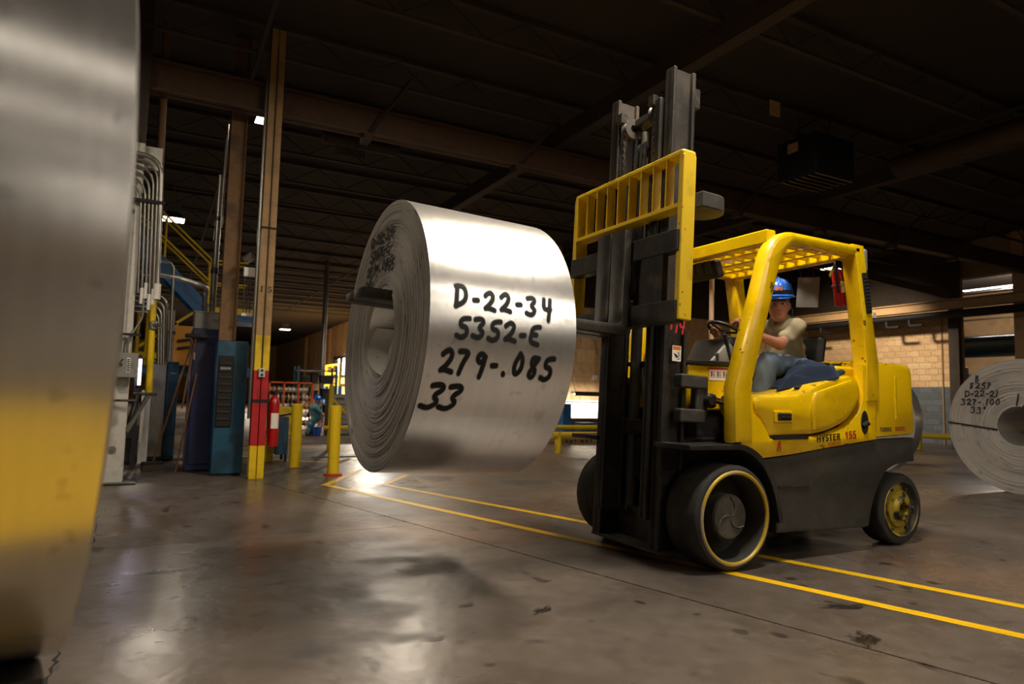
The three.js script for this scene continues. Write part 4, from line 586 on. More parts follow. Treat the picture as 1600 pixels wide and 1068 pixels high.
// barrier gate beyond the bollards
{ const t = thing('barrier_gate', 'yellow barrier gate with a diagonal brace beyond the bollards', 'barrier', [3.3, 0, -14]); part(t, 'post', [bb(3.18, 3.27, 0, 1.34, -13.96, -14.04, 0.008)], M.yellowSafety); part(t, 'brace', [bar([3.25, 1.05, -14], [3.75, 0.55, -14], 0.05, 0.05)], M.yellowSafety); part(t, 'rail', [rod([3.1, 0.45, -14], [5.2, 0.45, -14], 0.045)], M.yellowSafety); part(t, 'post', [bb(5.1, 5.2, 0, 0.9, -13.96, -14.04, 0.008)], M.yellowSafety); }
{ const t = thing('low_barrier', 'low solid yellow barrier in front of the spool rack', 'barrier', [3.0, 0, -18.75]); part(t, 'panel', [bb(2.3, 3.56, 0.02, 0.76, -18.7, -18.8, 0.01)], M.yellowSafety); part(t, 'foot', [bb(2.4, 2.5, 0, 0.03, -18.6, -18.9)], M.yellowSafety); part(t, 'foot', [bb(3.4, 3.5, 0, 0.03, -18.6, -18.9)], M.yellowSafety); }
// spool rack with wire spools
{
  const t = thing('spool_rack', 'orange steel rack full of wire spools', 'rack', [3.4, 0, -20.1]);
  const X = [2.85, 3.25, 3.65, 4.05]; for (const x of X) { part(t, 'upright', [bb(x - 0.02, x + 0.02, 0, 1.46, -19.92, -19.96)], M.orange); part(t, 'upright', [bb(x - 0.02, x + 0.02, 0, 1.46, -20.26, -20.3)], M.orange); }
  const Y = [0.28, 0.52, 0.76, 1.0, 1.24]; for (const y of Y) part(t, 'spool_bar', [rod([2.85, y, -20.08], [4.05, y, -20.08], 0.01, 0.01, 8)], M.steel); part(t, 'top_rail', [bb(2.83, 4.07, 1.42, 1.46, -19.92, -20.3)], M.orange); part(t, 'bottom_rail', [bb(2.83, 4.07, 0.05, 0.09, -19.92, -20.3)], M.orange);
  const cols = ['#2b2622', '#c9c0ae', '#8d3f1f', '#d8d2c4', '#3a3a3e', '#b3602a', '#1f1d1c', '#a8a094'], mats = cols.map((c, i) => std({ name: 'wire_' + i, color: c, roughness: 0.5 })), names = ['black', 'cream', 'rust', 'white', 'charcoal', 'copper', 'dark', 'grey'];
  const flange = std({ name: 'spool_flange', color: '#cfc8b8', roughness: 0.6 }), gw = clean(new THREE.CylinderGeometry(0.075, 0.075, 0.09, 14).rotateZ(Math.PI / 2)), gf = clean(new THREE.CylinderGeometry(0.105, 0.105, 0.012, 16).rotateZ(Math.PI / 2));
  const rowName = ['lowest', 'second', 'middle', 'fourth', 'top']; for (const y of Y) for (let c = 0; c < 3; c++) for (let k = 0; k < 3; k++) { const i = (rnd() * 8) | 0, s = thing('wire_spool', names[i] + ' wire spool on the ' + rowName[Y.indexOf(y)] + ' bar of the orange rack', 'spool', [X[c] + 0.08 + k * 0.118, y, -20.08], 'wire spools on the orange rack'); const a = shadow(new THREE.Mesh(gw, mats[i])); a.name = 'winding'; s.add(a); for (const q of [-0.05, 0.05]) { const f = shadow(new THREE.Mesh(gf, flange)); f.name = 'flange'; f.position.x = q; s.add(f); } }
}
{ const t = thing('shelf_rack', 'dark steel shelf rack holding black bins behind the spool rack', 'rack', [4.3, 0, -20.8]); for (const x of [3.72, 4.85]) for (const z of [-20.5, -21.1]) part(t, 'upright', [bb(x - 0.03, x + 0.03, 0, 1.95, z - 0.03, z + 0.03)], M.cabinet); for (const y of [0.5, 1.0, 1.46, 1.85]) part(t, 'shelf', [bb(3.72, 4.85, y - 0.03, y, -20.5, -21.1)], M.steel);
  let k = 0; for (const [x, y, w, h] of [[3.98, 1.46, 0.22, 0.2], [4.24, 1.46, 0.2, 0.3], [4.6, 1.46, 0.4, 0.24], [4.2, 1.0, 0.3, 0.24], [4.6, 1.0, 0.28, 0.3], [4.3, 0.5, 0.34, 0.25], [4.65, 0.5, 0.2, 0.3]]) { const b = thing('storage_bin', ['squat black bin on the shelf rack', 'tall black bin on the shelf rack', 'wide black bin at the shelf end', 'black bin on the middle shelf', 'narrow bin on the middle shelf', 'black bin on the lowest shelf', 'small bin at the lowest shelf end'][k++], 'bin', [x, y, -20.75]); part(b, 'body', [prof([[x - w / 2 + 0.02, y], [x + w / 2 - 0.02, y], [x + w / 2, y + h], [x - w / 2, y + h]], -20.6, -20.9)], M.black); part(b, 'rim', [bb(x - w / 2 - 0.008, x + w / 2 + 0.008, y + h - 0.02, y + h, -20.59, -20.91)], M.frameGrey); } }
// grey drawer stack
for (let j = 0; j < 2; j++) { const x0 = 4.25 + j * 0.62, t = thing('drawer_cabinet', j ? 'grey steel drawer cabinet behind the barrier gate rail' : 'grey steel drawer cabinet beside the shelf rack', 'cabinet', [x0 + 0.3, 0, -18.95]); part(t, 'body', [bb(x0, x0 + 0.6, 0, 1.14, -18.72, -19.2, 0.01)], M.frameGrey); for (let k = 0; k < 4; k++) { const d = part(t, 'drawer', [bb(x0 + 0.02, x0 + 0.58, 0.04 + k * 0.275, 0.29 + k * 0.275, -18.7, -18.74, 0.006)], M.greyPaint); part(d, 'handle', [bb(x0 + 0.2, x0 + 0.4, 0.2 + k * 0.275, 0.22 + k * 0.275, -18.68, -18.7)], M.steel); } }
single('bucket', [at(lathe([[0, 0.005], [0.095, 0], [0.12, 0.24], [0.126, 0.245], [0.115, 0.24], [0.09, 0.015], [0, 0.015]], 24), 3.9, 0.0, -18.4)], M.blue, 'blue plastic bucket beside the crouching worker', 'bucket');
// pole, far platform
struct('column', [rod([5.6, 0, -26], [5.6, 6.3, -26], 0.09), bb(5.48, 5.72, 0, 0.8, -25.9, -26.1)], M.galv, { label: 'slim grey roof post beyond the drawer cabinets' });
{ const t = thing('work_platform', 'yellow railed work platform with blue legs below the bright window', 'platform', [11, 0, -45]); part(t, 'deck', [bb(10.2, 11.8, 1.62, 1.76, -46.4, -42.4)], M.yellowSafety); for (const z of [-46.3, -44.4, -42.5]) { part(t, 'leg', [bb(10.2, 10.4, 0, 1.62, z - 0.1, z + 0.1)], M.blueSteel); part(t, 'rail_post', [bb(10.2, 10.32, 1.76, 3.0, z - 0.06, z + 0.06)], M.yellowSafety); } for (const y of [2.4, 2.95]) part(t, 'rail', [bb(10.2, 10.32, y, y + 0.1, -46.4, -42.4)], M.yellowSafety); }
// ---------------------------------------------------------------- left: silver column, conduits, machinery
const colL = structGroup('column', 'silver painted steel column with conduits and an electrical box', [-0.42, 0, -9.65]);
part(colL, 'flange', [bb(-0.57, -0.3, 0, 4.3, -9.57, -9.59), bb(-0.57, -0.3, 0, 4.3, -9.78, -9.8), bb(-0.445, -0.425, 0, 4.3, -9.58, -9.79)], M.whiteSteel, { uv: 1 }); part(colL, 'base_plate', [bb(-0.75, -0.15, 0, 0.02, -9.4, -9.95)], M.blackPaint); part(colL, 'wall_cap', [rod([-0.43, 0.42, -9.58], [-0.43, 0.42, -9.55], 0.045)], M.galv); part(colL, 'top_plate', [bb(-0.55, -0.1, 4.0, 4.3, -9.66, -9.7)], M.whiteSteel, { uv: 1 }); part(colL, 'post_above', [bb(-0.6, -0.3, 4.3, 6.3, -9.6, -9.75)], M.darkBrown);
part(colL, 'dark_hole', [rod([-0.4, 3.4, -9.571], [-0.4, 3.4, -9.564], 0.035)], M.black);
{ const t = thing('conduit_run', 'bundle of silver conduits bending down the silver column', 'conduits', [-0.3, 2.4, -9.5]); for (let k = 0; k < 6; k++) part(t, 'conduit', pipe([[-1.4, 4.14 - k * 0.075, -9.52], [-0.1 - k * 0.042, 4.14 - k * 0.075, -9.52], [-0.06 - k * 0.042, 2.5 - (k % 3) * 0.07, -9.52]], k ? 0.015 : 0.03, 0.26), k ? M.conduit : M.galv); for (let k = 0; k < 5; k++) part(t, 'connector', [rod([-0.06 - k * 0.042, 2.5 - (k % 3) * 0.07, -9.52], [-0.06 - k * 0.042, 2.3 - (k % 3) * 0.07, -9.52], k ? 0.02 : 0.045)], M.white); part(t, 'clamp_bar', [bb(-0.5, -0.03, 3.52, 3.56, -9.48, -9.53)], M.black); part(t, 'clamp_bar', [bb(-0.55, -0.2, 1.82, 1.85, -9.46, -9.5)], M.black); for (const x of [-0.47, -0.41]) part(t, 'riser', [rod([x, 1.6, -9.5], [x, 4.4, -9.5], 0.012)], M.conduit); part(t, 'riser', pipe([[-0.2, 2.3, -9.52], [-0.2, 2.05, -9.52], [-0.34, 1.75, -9.5], [-0.34, 1.6, -9.5]], 0.015, 0.06), M.conduit); }
{ const t = thing('electrical_box', 'grey electrical box marked 6 on the silver column', 'electrical box', [-0.35, 1.3, -9.45]); part(t, 'case', [rb(0.29, 0.3, 0.12, -0.355, 1.45, -9.43, 0.008)], M.greyPaint); part(t, 'breaker_strip', [bb(-0.33, -0.29, 1.36, 1.54, -9.37, -9.362)], M.white); for (let k = 0; k < 7; k++) part(t, 'breaker', [bb(-0.325, -0.295, 1.375 + k * 0.023, 1.386 + k * 0.023, -9.362, -9.356)], M.black); part(t, 'number', at(new THREE.PlaneGeometry(0.09, 0.12), -0.4, 1.47, -9.366), ink(inkTex(96, 128, c => hand(c, '6', 16, 14, 96, 17, 2)), '#151515'), { label: 'black number 6' }); part(t, 'knockout_box', [rb(0.14, 0.22, 0.1, -0.56, 1.02, -9.42, 0.008)], M.greyPaint); part(t, 'side_conduit', [rod([-0.49, 1.02, -9.45], [-0.2, 1.02, -9.45], 0.015)], M.steel); }
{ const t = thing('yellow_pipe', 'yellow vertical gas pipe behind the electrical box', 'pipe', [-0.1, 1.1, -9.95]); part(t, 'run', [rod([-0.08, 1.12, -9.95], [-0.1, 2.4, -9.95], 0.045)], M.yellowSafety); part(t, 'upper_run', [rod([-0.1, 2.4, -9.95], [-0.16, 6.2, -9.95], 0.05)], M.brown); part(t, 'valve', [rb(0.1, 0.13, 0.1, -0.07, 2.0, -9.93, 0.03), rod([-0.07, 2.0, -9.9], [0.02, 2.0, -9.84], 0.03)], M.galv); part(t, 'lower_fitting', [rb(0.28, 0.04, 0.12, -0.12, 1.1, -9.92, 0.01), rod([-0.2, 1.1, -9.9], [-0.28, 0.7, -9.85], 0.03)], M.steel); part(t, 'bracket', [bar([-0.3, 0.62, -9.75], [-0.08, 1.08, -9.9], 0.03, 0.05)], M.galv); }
{ const t = thing('pipe_run', 'silver bent pipes running to the grey junction box', 'pipes', [0.2, 2.4, -10.2]); part(t, 'pipe', pipe([[-0.6, 2.74, -10.2], [0.1, 2.72, -10.2], [0.56, 2.62, -10.3], [0.56, 2.62, -10.68], [0.56, 2.3, -10.68]], 0.035, 0.16), M.galv); part(t, 'pipe', pipe([[-0.1, 2.92, -10.2], [0.12, 2.9, -10.2], [0.14, 1.6, -10.2]], 0.02, 0.1), M.conduit); for (let k = 0; k < 4; k++) part(t, 'pipe', pipe([[-0.6, 2.44 - k * 0.07, -10.3], [0.06 - k * 0.03, 2.44 - k * 0.07, -10.3], [0.1 - k * 0.03, 1.5, -10.3]], 0.022, 0.14), M.conduit); for (let k = 0; k < 3; k++) part(t, 'cable', [spline([[-0.4, 2.9 - k * 0.1, -10.12], [-0.2, 2.6 - k * 0.12, -10.1], [-0.1, 2.7 - k * 0.1, -10.1], [0.0, 2.6 - k * 0.05, -10.12]], 0.018)], M.black); }
function cab(name, label, x0, x1, y1, z0, z1, m, extra) { const t = thing(name, label, 'machine cabinet', [(x0 + x1) / 2, 0, (z0 + z1) / 2]); part(t, 'body', [bb(x0, x1, 0.03, y1, z0, z1, 0.012)], m, { uv: 1 }); part(t, 'plinth', [bb(x0 + 0.02, x1 - 0.02, 0, 0.04, z0 - 0.02, z1 + 0.02)], M.black); extra && extra(t); return t; }
cab('steel_cabinet', 'dark glossy steel cabinet with a teal side beyond the brooms', -0.1, 0.32, 1.62, -12.3, -13.4, M.cabinet, t => { part(t, 'door', [bb(-0.09, 0.14, 0.08, 1.58, -12.27, -12.3, 0.006)], M.galv, { uv: 1 }); part(t, 'side_panel', [bb(0.16, 0.31, 0.08, 1.58, -12.27, -12.3, 0.006)], M.teal); part(t, 'slot', [bb(0.2, 0.28, 1.42, 1.44, -12.262, -12.275)], M.galv); });
{ const t = thing('steel_duct', 'ribbed grey steel duct above the glossy cabinet', 'duct', [0.12, 1.62, -12.6]); part(t, 'duct_body', [bb(0.02, 0.22, 1.62, 2.5, -12.5, -12.8, 0.006)], M.galv, { uv: 0.5 }); part(t, 'flange', [bb(0.0, 0.24, 2.1, 2.14, -12.46, -12.84)], M.steel); }
{ const t = thing('orange_hood', 'orange machine panel behind the blue cabinets', 'machine panel', [0.4, 1.6, -13.8]); part(t, 'panel', [bb(0.05, 1.1, 1.62, 2.35, -13.75, -13.85, 0.01)], M.orangePanel); part(t, 'leg', [bb(0.1, 0.2, 0, 1.62, -13.76, -13.84)], M.black); part(t, 'leg', [bb(0.95, 1.05, 0, 1.62, -13.76, -13.84)], M.black); for (const y of [1.92, 2.06]) part(t, 'bracket', [bar([0.3, y, -13.7], [0.62, y + 0.06, -13.7], 0.03, 0.04)], M.black); }
cab('machine_cabinet', 'tall navy blue machine cabinet behind the brooms', 0.42, 0.86, 2.05, -10.55, -11.3, M.navy, t => { part(t, 'door', [bb(0.45, 0.8, 0.12, 1.95, -10.525, -10.555, 0.006)], M.navy); part(t, 'door_handle', [bb(0.76, 0.78, 0.95, 1.15, -10.5, -10.53)], M.galv); part(t, 'hinge', [bb(0.45, 0.47, 1.6, 1.7, -10.51, -10.53)], M.galv); });
cab('machine_cabinet', 'teal control cabinet with black louvred panel beside the tan column', 0.72, 1.12, 1.86, -10.0, -10.5, M.teal, t => { part(t, 'louvre_panel', [rb(0.2, 0.98, 0.03, 0.84, 1.16, -9.99, 0.02)], M.black); for (let k = 0; k < 9; k++) part(t, 'louvre', [bx(0.16, 0.02, 0.03, 0.84, 0.78 + k * 0.095, -9.972, 0.5)], M.frameGrey); part(t, 'switch_row', [bb(0.77, 0.9, 1.46, 1.49, -9.97, -9.975)], M.galv); });
{ const t = thing('junction_box', 'grey junction box on top of the navy cabinet', 'junction box', [0.62, 2.05, -10.85]); part(t, 'case', [bb(0.44, 0.82, 2.055, 2.3, -10.6, -11.1, 0.008)], M.greyPaint); part(t, 'lid', [bb(0.43, 0.83, 2.29, 2.31, -10.59, -11.11)], M.greyPaint); }
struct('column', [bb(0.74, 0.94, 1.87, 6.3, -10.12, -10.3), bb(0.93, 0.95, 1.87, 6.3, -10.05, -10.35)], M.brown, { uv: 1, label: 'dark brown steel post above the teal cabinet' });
{ const t = thing('vent_pipe', 'tall galvanised vent pipe rising from the junction box', 'pipe', [0.67, 2.31, -10.75]); part(t, 'pipe', [rod([0.67, 2.31, -10.75], [0.68, 4.4, -10.75], 0.045)], M.galv); part(t, 'upper_pipe', [rod([0.72, 3.6, -10.72], [0.73, 5.2, -10.72], 0.022)], M.galv); part(t, 'collar', [rod([0.672, 2.9, -10.75], [0.672, 2.98, -10.75], 0.055)], M.steel); part(t, 'collar', [rod([0.676, 3.7, -10.75], [0.676, 3.76, -10.75], 0.055)], M.steel); }
// lift truck hose bracket on the column
{ const t = thing('wall_lamp', 'small round work lamp on a white bracket beside the tan column', 'lamp', [1.02, 2.55, -9.85]); part(t, 'head', [rod([1.0, 2.98, -9.8], [1.07, 3.04, -9.72], 0.055)], M.galv); part(t, 'bracket', [bb(0.98, 1.13, 2.75, 2.88, -9.78, -9.84, 0.01), bb(0.98, 1.13, 2.2, 2.24, -9.78, -9.84)], M.white); for (const x of [1.0, 1.04, 1.08]) part(t, 'rod', [rod([x, 2.24, -9.8], [x, 2.75, -9.8], 0.007)], M.steel); }
// tube light between the machines
{ const t = thing('tube_light', 'upright violet white tube light between the machines', 'lamp', [0.3, 1.3, -11.9]); part(t, 'holder', [bb(-0.28, -0.2, 1.18, 1.66, -11.15, -11.18), bb(-0.27, -0.21, 0, 1.2, -11.15, -11.18)], M.black); part(t, 'tube', [rod([-0.22, 1.22, -11.12], [-0.22, 1.6, -11.12], 0.022)], std({ name: 'tube_glow', color: '#fff', emissive: new THREE.Color(0.85, 0.75, 1), emissiveIntensity: 2.5 })); const L = new THREE.PointLight(new THREE.Color(0.9, 0.8, 1), 0.2); L.position.set(-0.22, 1.42, -11.05); scene.add(L); }
// brooms leaning on the cabinets
function broom(label, a, b, headW) { const t = thing('broom', label, 'broom', [b[0], 0, b[2]]); part(t, 'handle', [rod(b, a, 0.013)], M.wood); if (headW) { part(t, 'head', [rb(headW, 0.05, 0.07, b[0], b[1] + 0.0, b[2], 0.02, 0, 0.4)], M.black); part(t, 'bristles', [bx(headW * 0.95, 0.09, 0.06, b[0], b[1] - 0.065, b[2], 0, 0.4)], M.darkBrown); } return t; }
broom('push broom with wooden handle and dark head on the floor', [0.43, 1.88, -10.46], [0.02, 0.115, -11.0 + 0.1], 0.3);
{ const t = broom('broom leaning upside down with its bristles up against the navy cabinet', [0.5, 1.4, -10.46], [0.31, 0.012, -10.6], 0); part(t, 'second_handle', [rod([0.34, 0.9, -10.48], [0.46, 1.9, -10.44], 0.012)], M.wood); part(t, 'bristles', [rb(0.3, 0.06, 0.08, 0.47, 1.93, -10.43, 0.02)], M.black); }
// stair with yellow rails behind the machines
{
  const t = thing('machine_stair', 'blue stair with yellow handrails behind the machines', 'stair', [0.4, 0, -14.3]);
  part(t, 'stringer', [bar([-0.6, 4.1, -14.2], [1.0, 2.45, -14.2], 0.05, 0.28)], M.blueSteel); part(t, 'stringer', [bar([-0.6, 4.1, -14.9], [1.0, 2.45, -14.9], 0.05, 0.28)], M.blueSteel);
  for (let k = 0; k < 8; k++) part(t, 'tread', [bb(-0.5 + k * 0.19, -0.28 + k * 0.19, 3.92 - k * 0.2, 3.95 - k * 0.2, -14.2, -14.9)], M.blueSteel);
  for (const [z, d] of [[-14.2, 0], [-14.9, 0.05]]) { for (const dy of [0, -0.45]) part(t, 'handrail', pipe([[-0.7, 5.12 + dy + d, z], [0.83, 3.72 + dy + d, z], [1.5, 3.72 + dy + d, z]], 0.02, 0.03), M.yellowSafety); for (const [x, y0, y1] of [[0.83, 2.7, 3.72], [0.0, 3.4, 4.45]]) part(t, 'rail_post', [rod([x, y0, z], [x, y1 + d, z], 0.02)], M.yellowSafety); }
  part(t, 'landing', [bb(0.8, 1.9, 2.52, 2.66, -14.1, -15.0)], M.blueSteel); part(t, 'toe_board', [bb(0.8, 1.9, 2.66, 2.78, -14.08, -14.11)], M.yellowSafety); part(t, 'support', [bb(1.75, 1.9, 0, 2.52, -14.5, -14.65)], M.blueSteel); part(t, 'diagonal_brace', [bar([-0.4, 1.9, -14.3], [0.6, 2.7, -14.3], 0.05, 0.05)], M.yellowSafety); part(t, 'diagonal_brace', [bar([0.1, 2.6, -14.3], [0.75, 1.9, -14.3], 0.05, 0.05)], M.yellowSafety); for (const x of [-0.5, -0.35, -0.2]) part(t, 'ladder_post', [rod([x, 1.6, -13.9], [x, 2.6, -13.9], 0.03)], M.yellowSafety); part(t, 'ladder_base', [bb(-0.6, 0.0, 1.72, 1.84, -13.85, -13.95)], M.yellowSafety); part(t, 'base_beam', [bb(-0.7, 1.9, 1.45, 1.62, -14.2, -14.4)], M.blueSteel); part(t, 'support', [bb(-0.7, -0.5, 0, 4.0, -14.4, -14.6)], M.blueSteel);
}
// dark machine mass behind the silver column
{ const t = thing('press_machine', 'dark machine with pumps and grey pipes behind the silver column', 'machine', [-1.6, 0, -12.8]); part(t, 'frame', [bb(-2.6, -0.75, 0, 3.4, -12.4, -13.6, 0.03)], M.cabinet, { uv: 1 }); part(t, 'pump', [rod([-0.7, 0.5, -12.0], [-0.3, 0.5, -12.0], 0.1), rb(0.2, 0.24, 0.24, -0.28, 0.5, -12.0, 0.04)], M.frameGrey); part(t, 'pump_stand', [bb(-0.8, -0.2, 0, 0.38, -11.9, -12.15, 0.01)], M.blackPaint); part(t, 'access_panel', [bb(-0.18, -0.06, 0.05, 1.15, -11.5, -11.53)], M.whiteSteel); }
// ---------------------------------------------------------------- guard rails, pallets and bench along the back wall
function guardRail(label, pts, y, posts) { const t = thing('guard_rail', label, 'guard rail', [posts[0][0], 0, posts[0][1]]); part(t, 'rail', [rod([pts[0][0], y, pts[0][1]], [pts[1][0], y, pts[1][1]], 0.07)], M.yellowSafety); for (const [x, z] of posts) part(t, 'post', [rod([x, 0, z], [x, y + 0.06, z], 0.07)], M.yellowSafety); }
guardRail('low yellow pipe guard rail seen between coil and mast', [[7.5, -12.2], [13.5, -12.2]], 0.38, [[7.66, -12.2], [10.4, -12.2], [13.3, -12.2]]);
guardRail('second yellow guard rail in front of the bench', [[9.8, -16.2], [15.5, -16.2]], 0.34, [[10.0, -16.2], [15.3, -16.2]]);
guardRail('yellow guard rail between the floor coils at the grey wall', [[18.6, -14.6], [18.6, -8.2]], 0.38, [[18.6, -14.4], [18.6, -11.0], [18.6, -8.4]]);
function pallet(x, z, label) { const t = thing('pallet', label, 'pallet', [x, 0, z]); for (let k = 0; k < 5; k++) part(t, 'deck_board', [bb(x - 0.55, x + 0.55, 0.11, 0.13, z - 0.48 + k * 0.22, z - 0.36 + k * 0.22)], M.palletWood); for (const q of [-0.5, 0, 0.5]) part(t, 'runner', [bb(x + q - 0.045, x + q + 0.045, 0.02, 0.11, z - 0.48, z + 0.52)], M.palletWood); for (const q of [-0.45, 0.02, 0.48]) part(t, 'bottom_board', [bb(x - 0.55, x + 0.55, 0, 0.02, z + q - 0.05, z + q + 0.05)], M.palletWood); }
pallet(9.75, -15.1, 'wooden pallet behind the low guard rail'); pallet(11.0, -15.0, 'wooden pallet beside another under the second guard rail');
{ const t = thing('work_bench', 'white topped packing bench against the cream wall', 'bench', [12.3, 0, -18.3]); part(t, 'white_hood', [bb(11.7, 13.6, 0.52, 1.06, -18.3, -18.9, 0.02)], M.white); part(t, 'hood_rail', [bb(11.6, 13.7, 1.06, 1.12, -18.25, -18.9)], M.galv); for (const x of [11.75, 13.5]) part(t, 'leg', [bb(x, x + 0.08, 0, 0.52, -18.4, -18.48)], M.blueSteel); const L = new THREE.RectAreaLight(COOL, 26, 1.6, 0.3); L.position.set(12.6, 1.28, -17.95); L.lookAt(12.6, 0.4, -18.45); scene.add(L); }  // area light added to brighten the bench and the wall behind
{ const t = thing('added_bench_lamp', 'added long lamp with dark skirt hung over the packing bench', 'lamp', [12.6, 1.3, -17.95]); part(t, 'case', [bb(11.8, 13.4, 1.33, 1.4, -17.8, -18.1, 0.01)], M.white); part(t, 'skirt', [bb(11.78, 13.42, 1.26, 1.4, -17.78, -17.8)], M.darkBrown); part(t, 'tube', [rod([11.85, 1.315, -17.95], [13.35, 1.315, -17.95], 0.018)], std({ name: 'added_bench_tube', color: '#fff', emissive: COOL, emissiveIntensity: 5 })); part(t, 'hanger', [rod([11.9, 1.4, -17.95], [11.9, 3.2, -18.98], 0.008)], M.steel); part(t, 'hanger', [rod([13.3, 1.4, -17.95], [13.3, 3.2, -18.98], 0.008)], M.steel); }  // made-up lamp for the added bench light; the skirt hides its tube
{ let k = 0; for (const [x, w, h, m] of [[11.3, 0.3, 1.0, M.blueSteel], [12.1, 0.5, 0.42, M.teal], [12.9, 0.4, 0.36, M.darkBrown]]) { const t = thing('parts_bin', ['tall blue parts bin at the end of the packing bench', 'teal parts bin under the packing bench', 'brown parts bin under the packing bench'][k++], 'bin', [x, 0, -17.7]); part(t, 'body', [bb(x - w / 2, x + w / 2, 0.03, h, -17.5, -17.9, 0.012)], m); part(t, 'rim', [bb(x - w / 2 - 0.012, x + w / 2 + 0.012, h - 0.03, h, -17.488, -17.912)], M.steel); part(t, 'foot', [bb(x - w / 2 + 0.03, x + w / 2 - 0.03, 0, 0.03, -17.55, -17.85)], M.black); } }
// ---------------------------------------------------------------- machine in the next bay
{ const t = thing('blue_machine', 'blue machine with a large dark duct in the next bay', 'machine', [25, 0, -12.6]); part(t, 'body', [bb(24.2, 25.4, 0, 2.6, -14.4, -13.2, 0.04)], M.teal); part(t, 'duct', [pipe([[24.9, 2.0, -13.7], [24.9, 3.25, -13.6], [24.9, 3.25, -9.5]], 0.36, 0.5, 20)], M.cabinet); part(t, 'duct_stand', [bb(24.8, 25.0, 0, 2.95, -10.6, -10.4)], M.steel); part(t, 'panel', [bb(24.18, 24.2, 1.6, 2.3, -14.1, -13.5)], M.black); }
// ---------------------------------------------------------------- hanging ceiling equipment
{ const t = thing('unit_heater', 'dark unit heater with louvres hanging under the roof', 'heater', [9.9, 5.0, -7.6]); part(t, 'case', [bb(9.5, 10.5, 5.05, 5.75, -8.0, -7.2, 0.02)], M.black); for (let k = 0; k < 6; k++) part(t, 'louvre', [bx(0.9, 0.012, 0.1, 10.0, 5.035, -7.9 + k * 0.13, 0.6)], M.tan); for (const x of [9.6, 10.4]) part(t, 'hanger', [rod([x, 5.75, -7.6], [x, 6.35, -7.6], 0.01)], M.steel); part(t, 'label_plate', [bb(9.48, 9.5, 5.5, 5.66, -7.75, -7.55)], M.cream2); }
{ const t = thing('hanging_sign', 'small pale square sign hanging under the roof', 'sign', [8.45, 5.7, -7.15]); part(t, 'board', [bb(8.35, 8.57, 5.74, 5.98, -7.16, -7.14)], M.cream2); part(t, 'chain', [rod([8.46, 5.98, -7.15], [8.46, 6.35, -7.15], 0.004)], M.steel); }
{ const t = thing('roof_vent', 'ribbed dark roof vent hanging by the long girder', 'vent', [2.7, 5.2, -11.1]); for (let k = 0; k < 12; k++) part(t, 'rib', [bb(2.42 + k * 0.045, 2.435 + k * 0.045, 5.2, 6.1, -11.1, -11.14)], M.darkBrown); part(t, 'top_frame', [bb(2.4, 2.98, 6.1, 6.16, -11.0, -11.24)], M.darkBrown); part(t, 'duct', [rod([2.2, 5.42, -11.0], [3.5, 5.42, -11.0], 0.11)], M.darkBrown); }
{ const t = thing('roof_duct', 'long round brown duct under the dark roof', 'duct', [13, 5.5, -6.5]); part(t, 'run', [rod([12.2, 5.7, -7.5], [12.2, 5.7, 2], 0.2, 0.2, 20)], M.girder); part(t, 'hanger', [rod([12.2, 5.85, -6], [12.2, 6.35, -6], 0.01)], M.steel); }
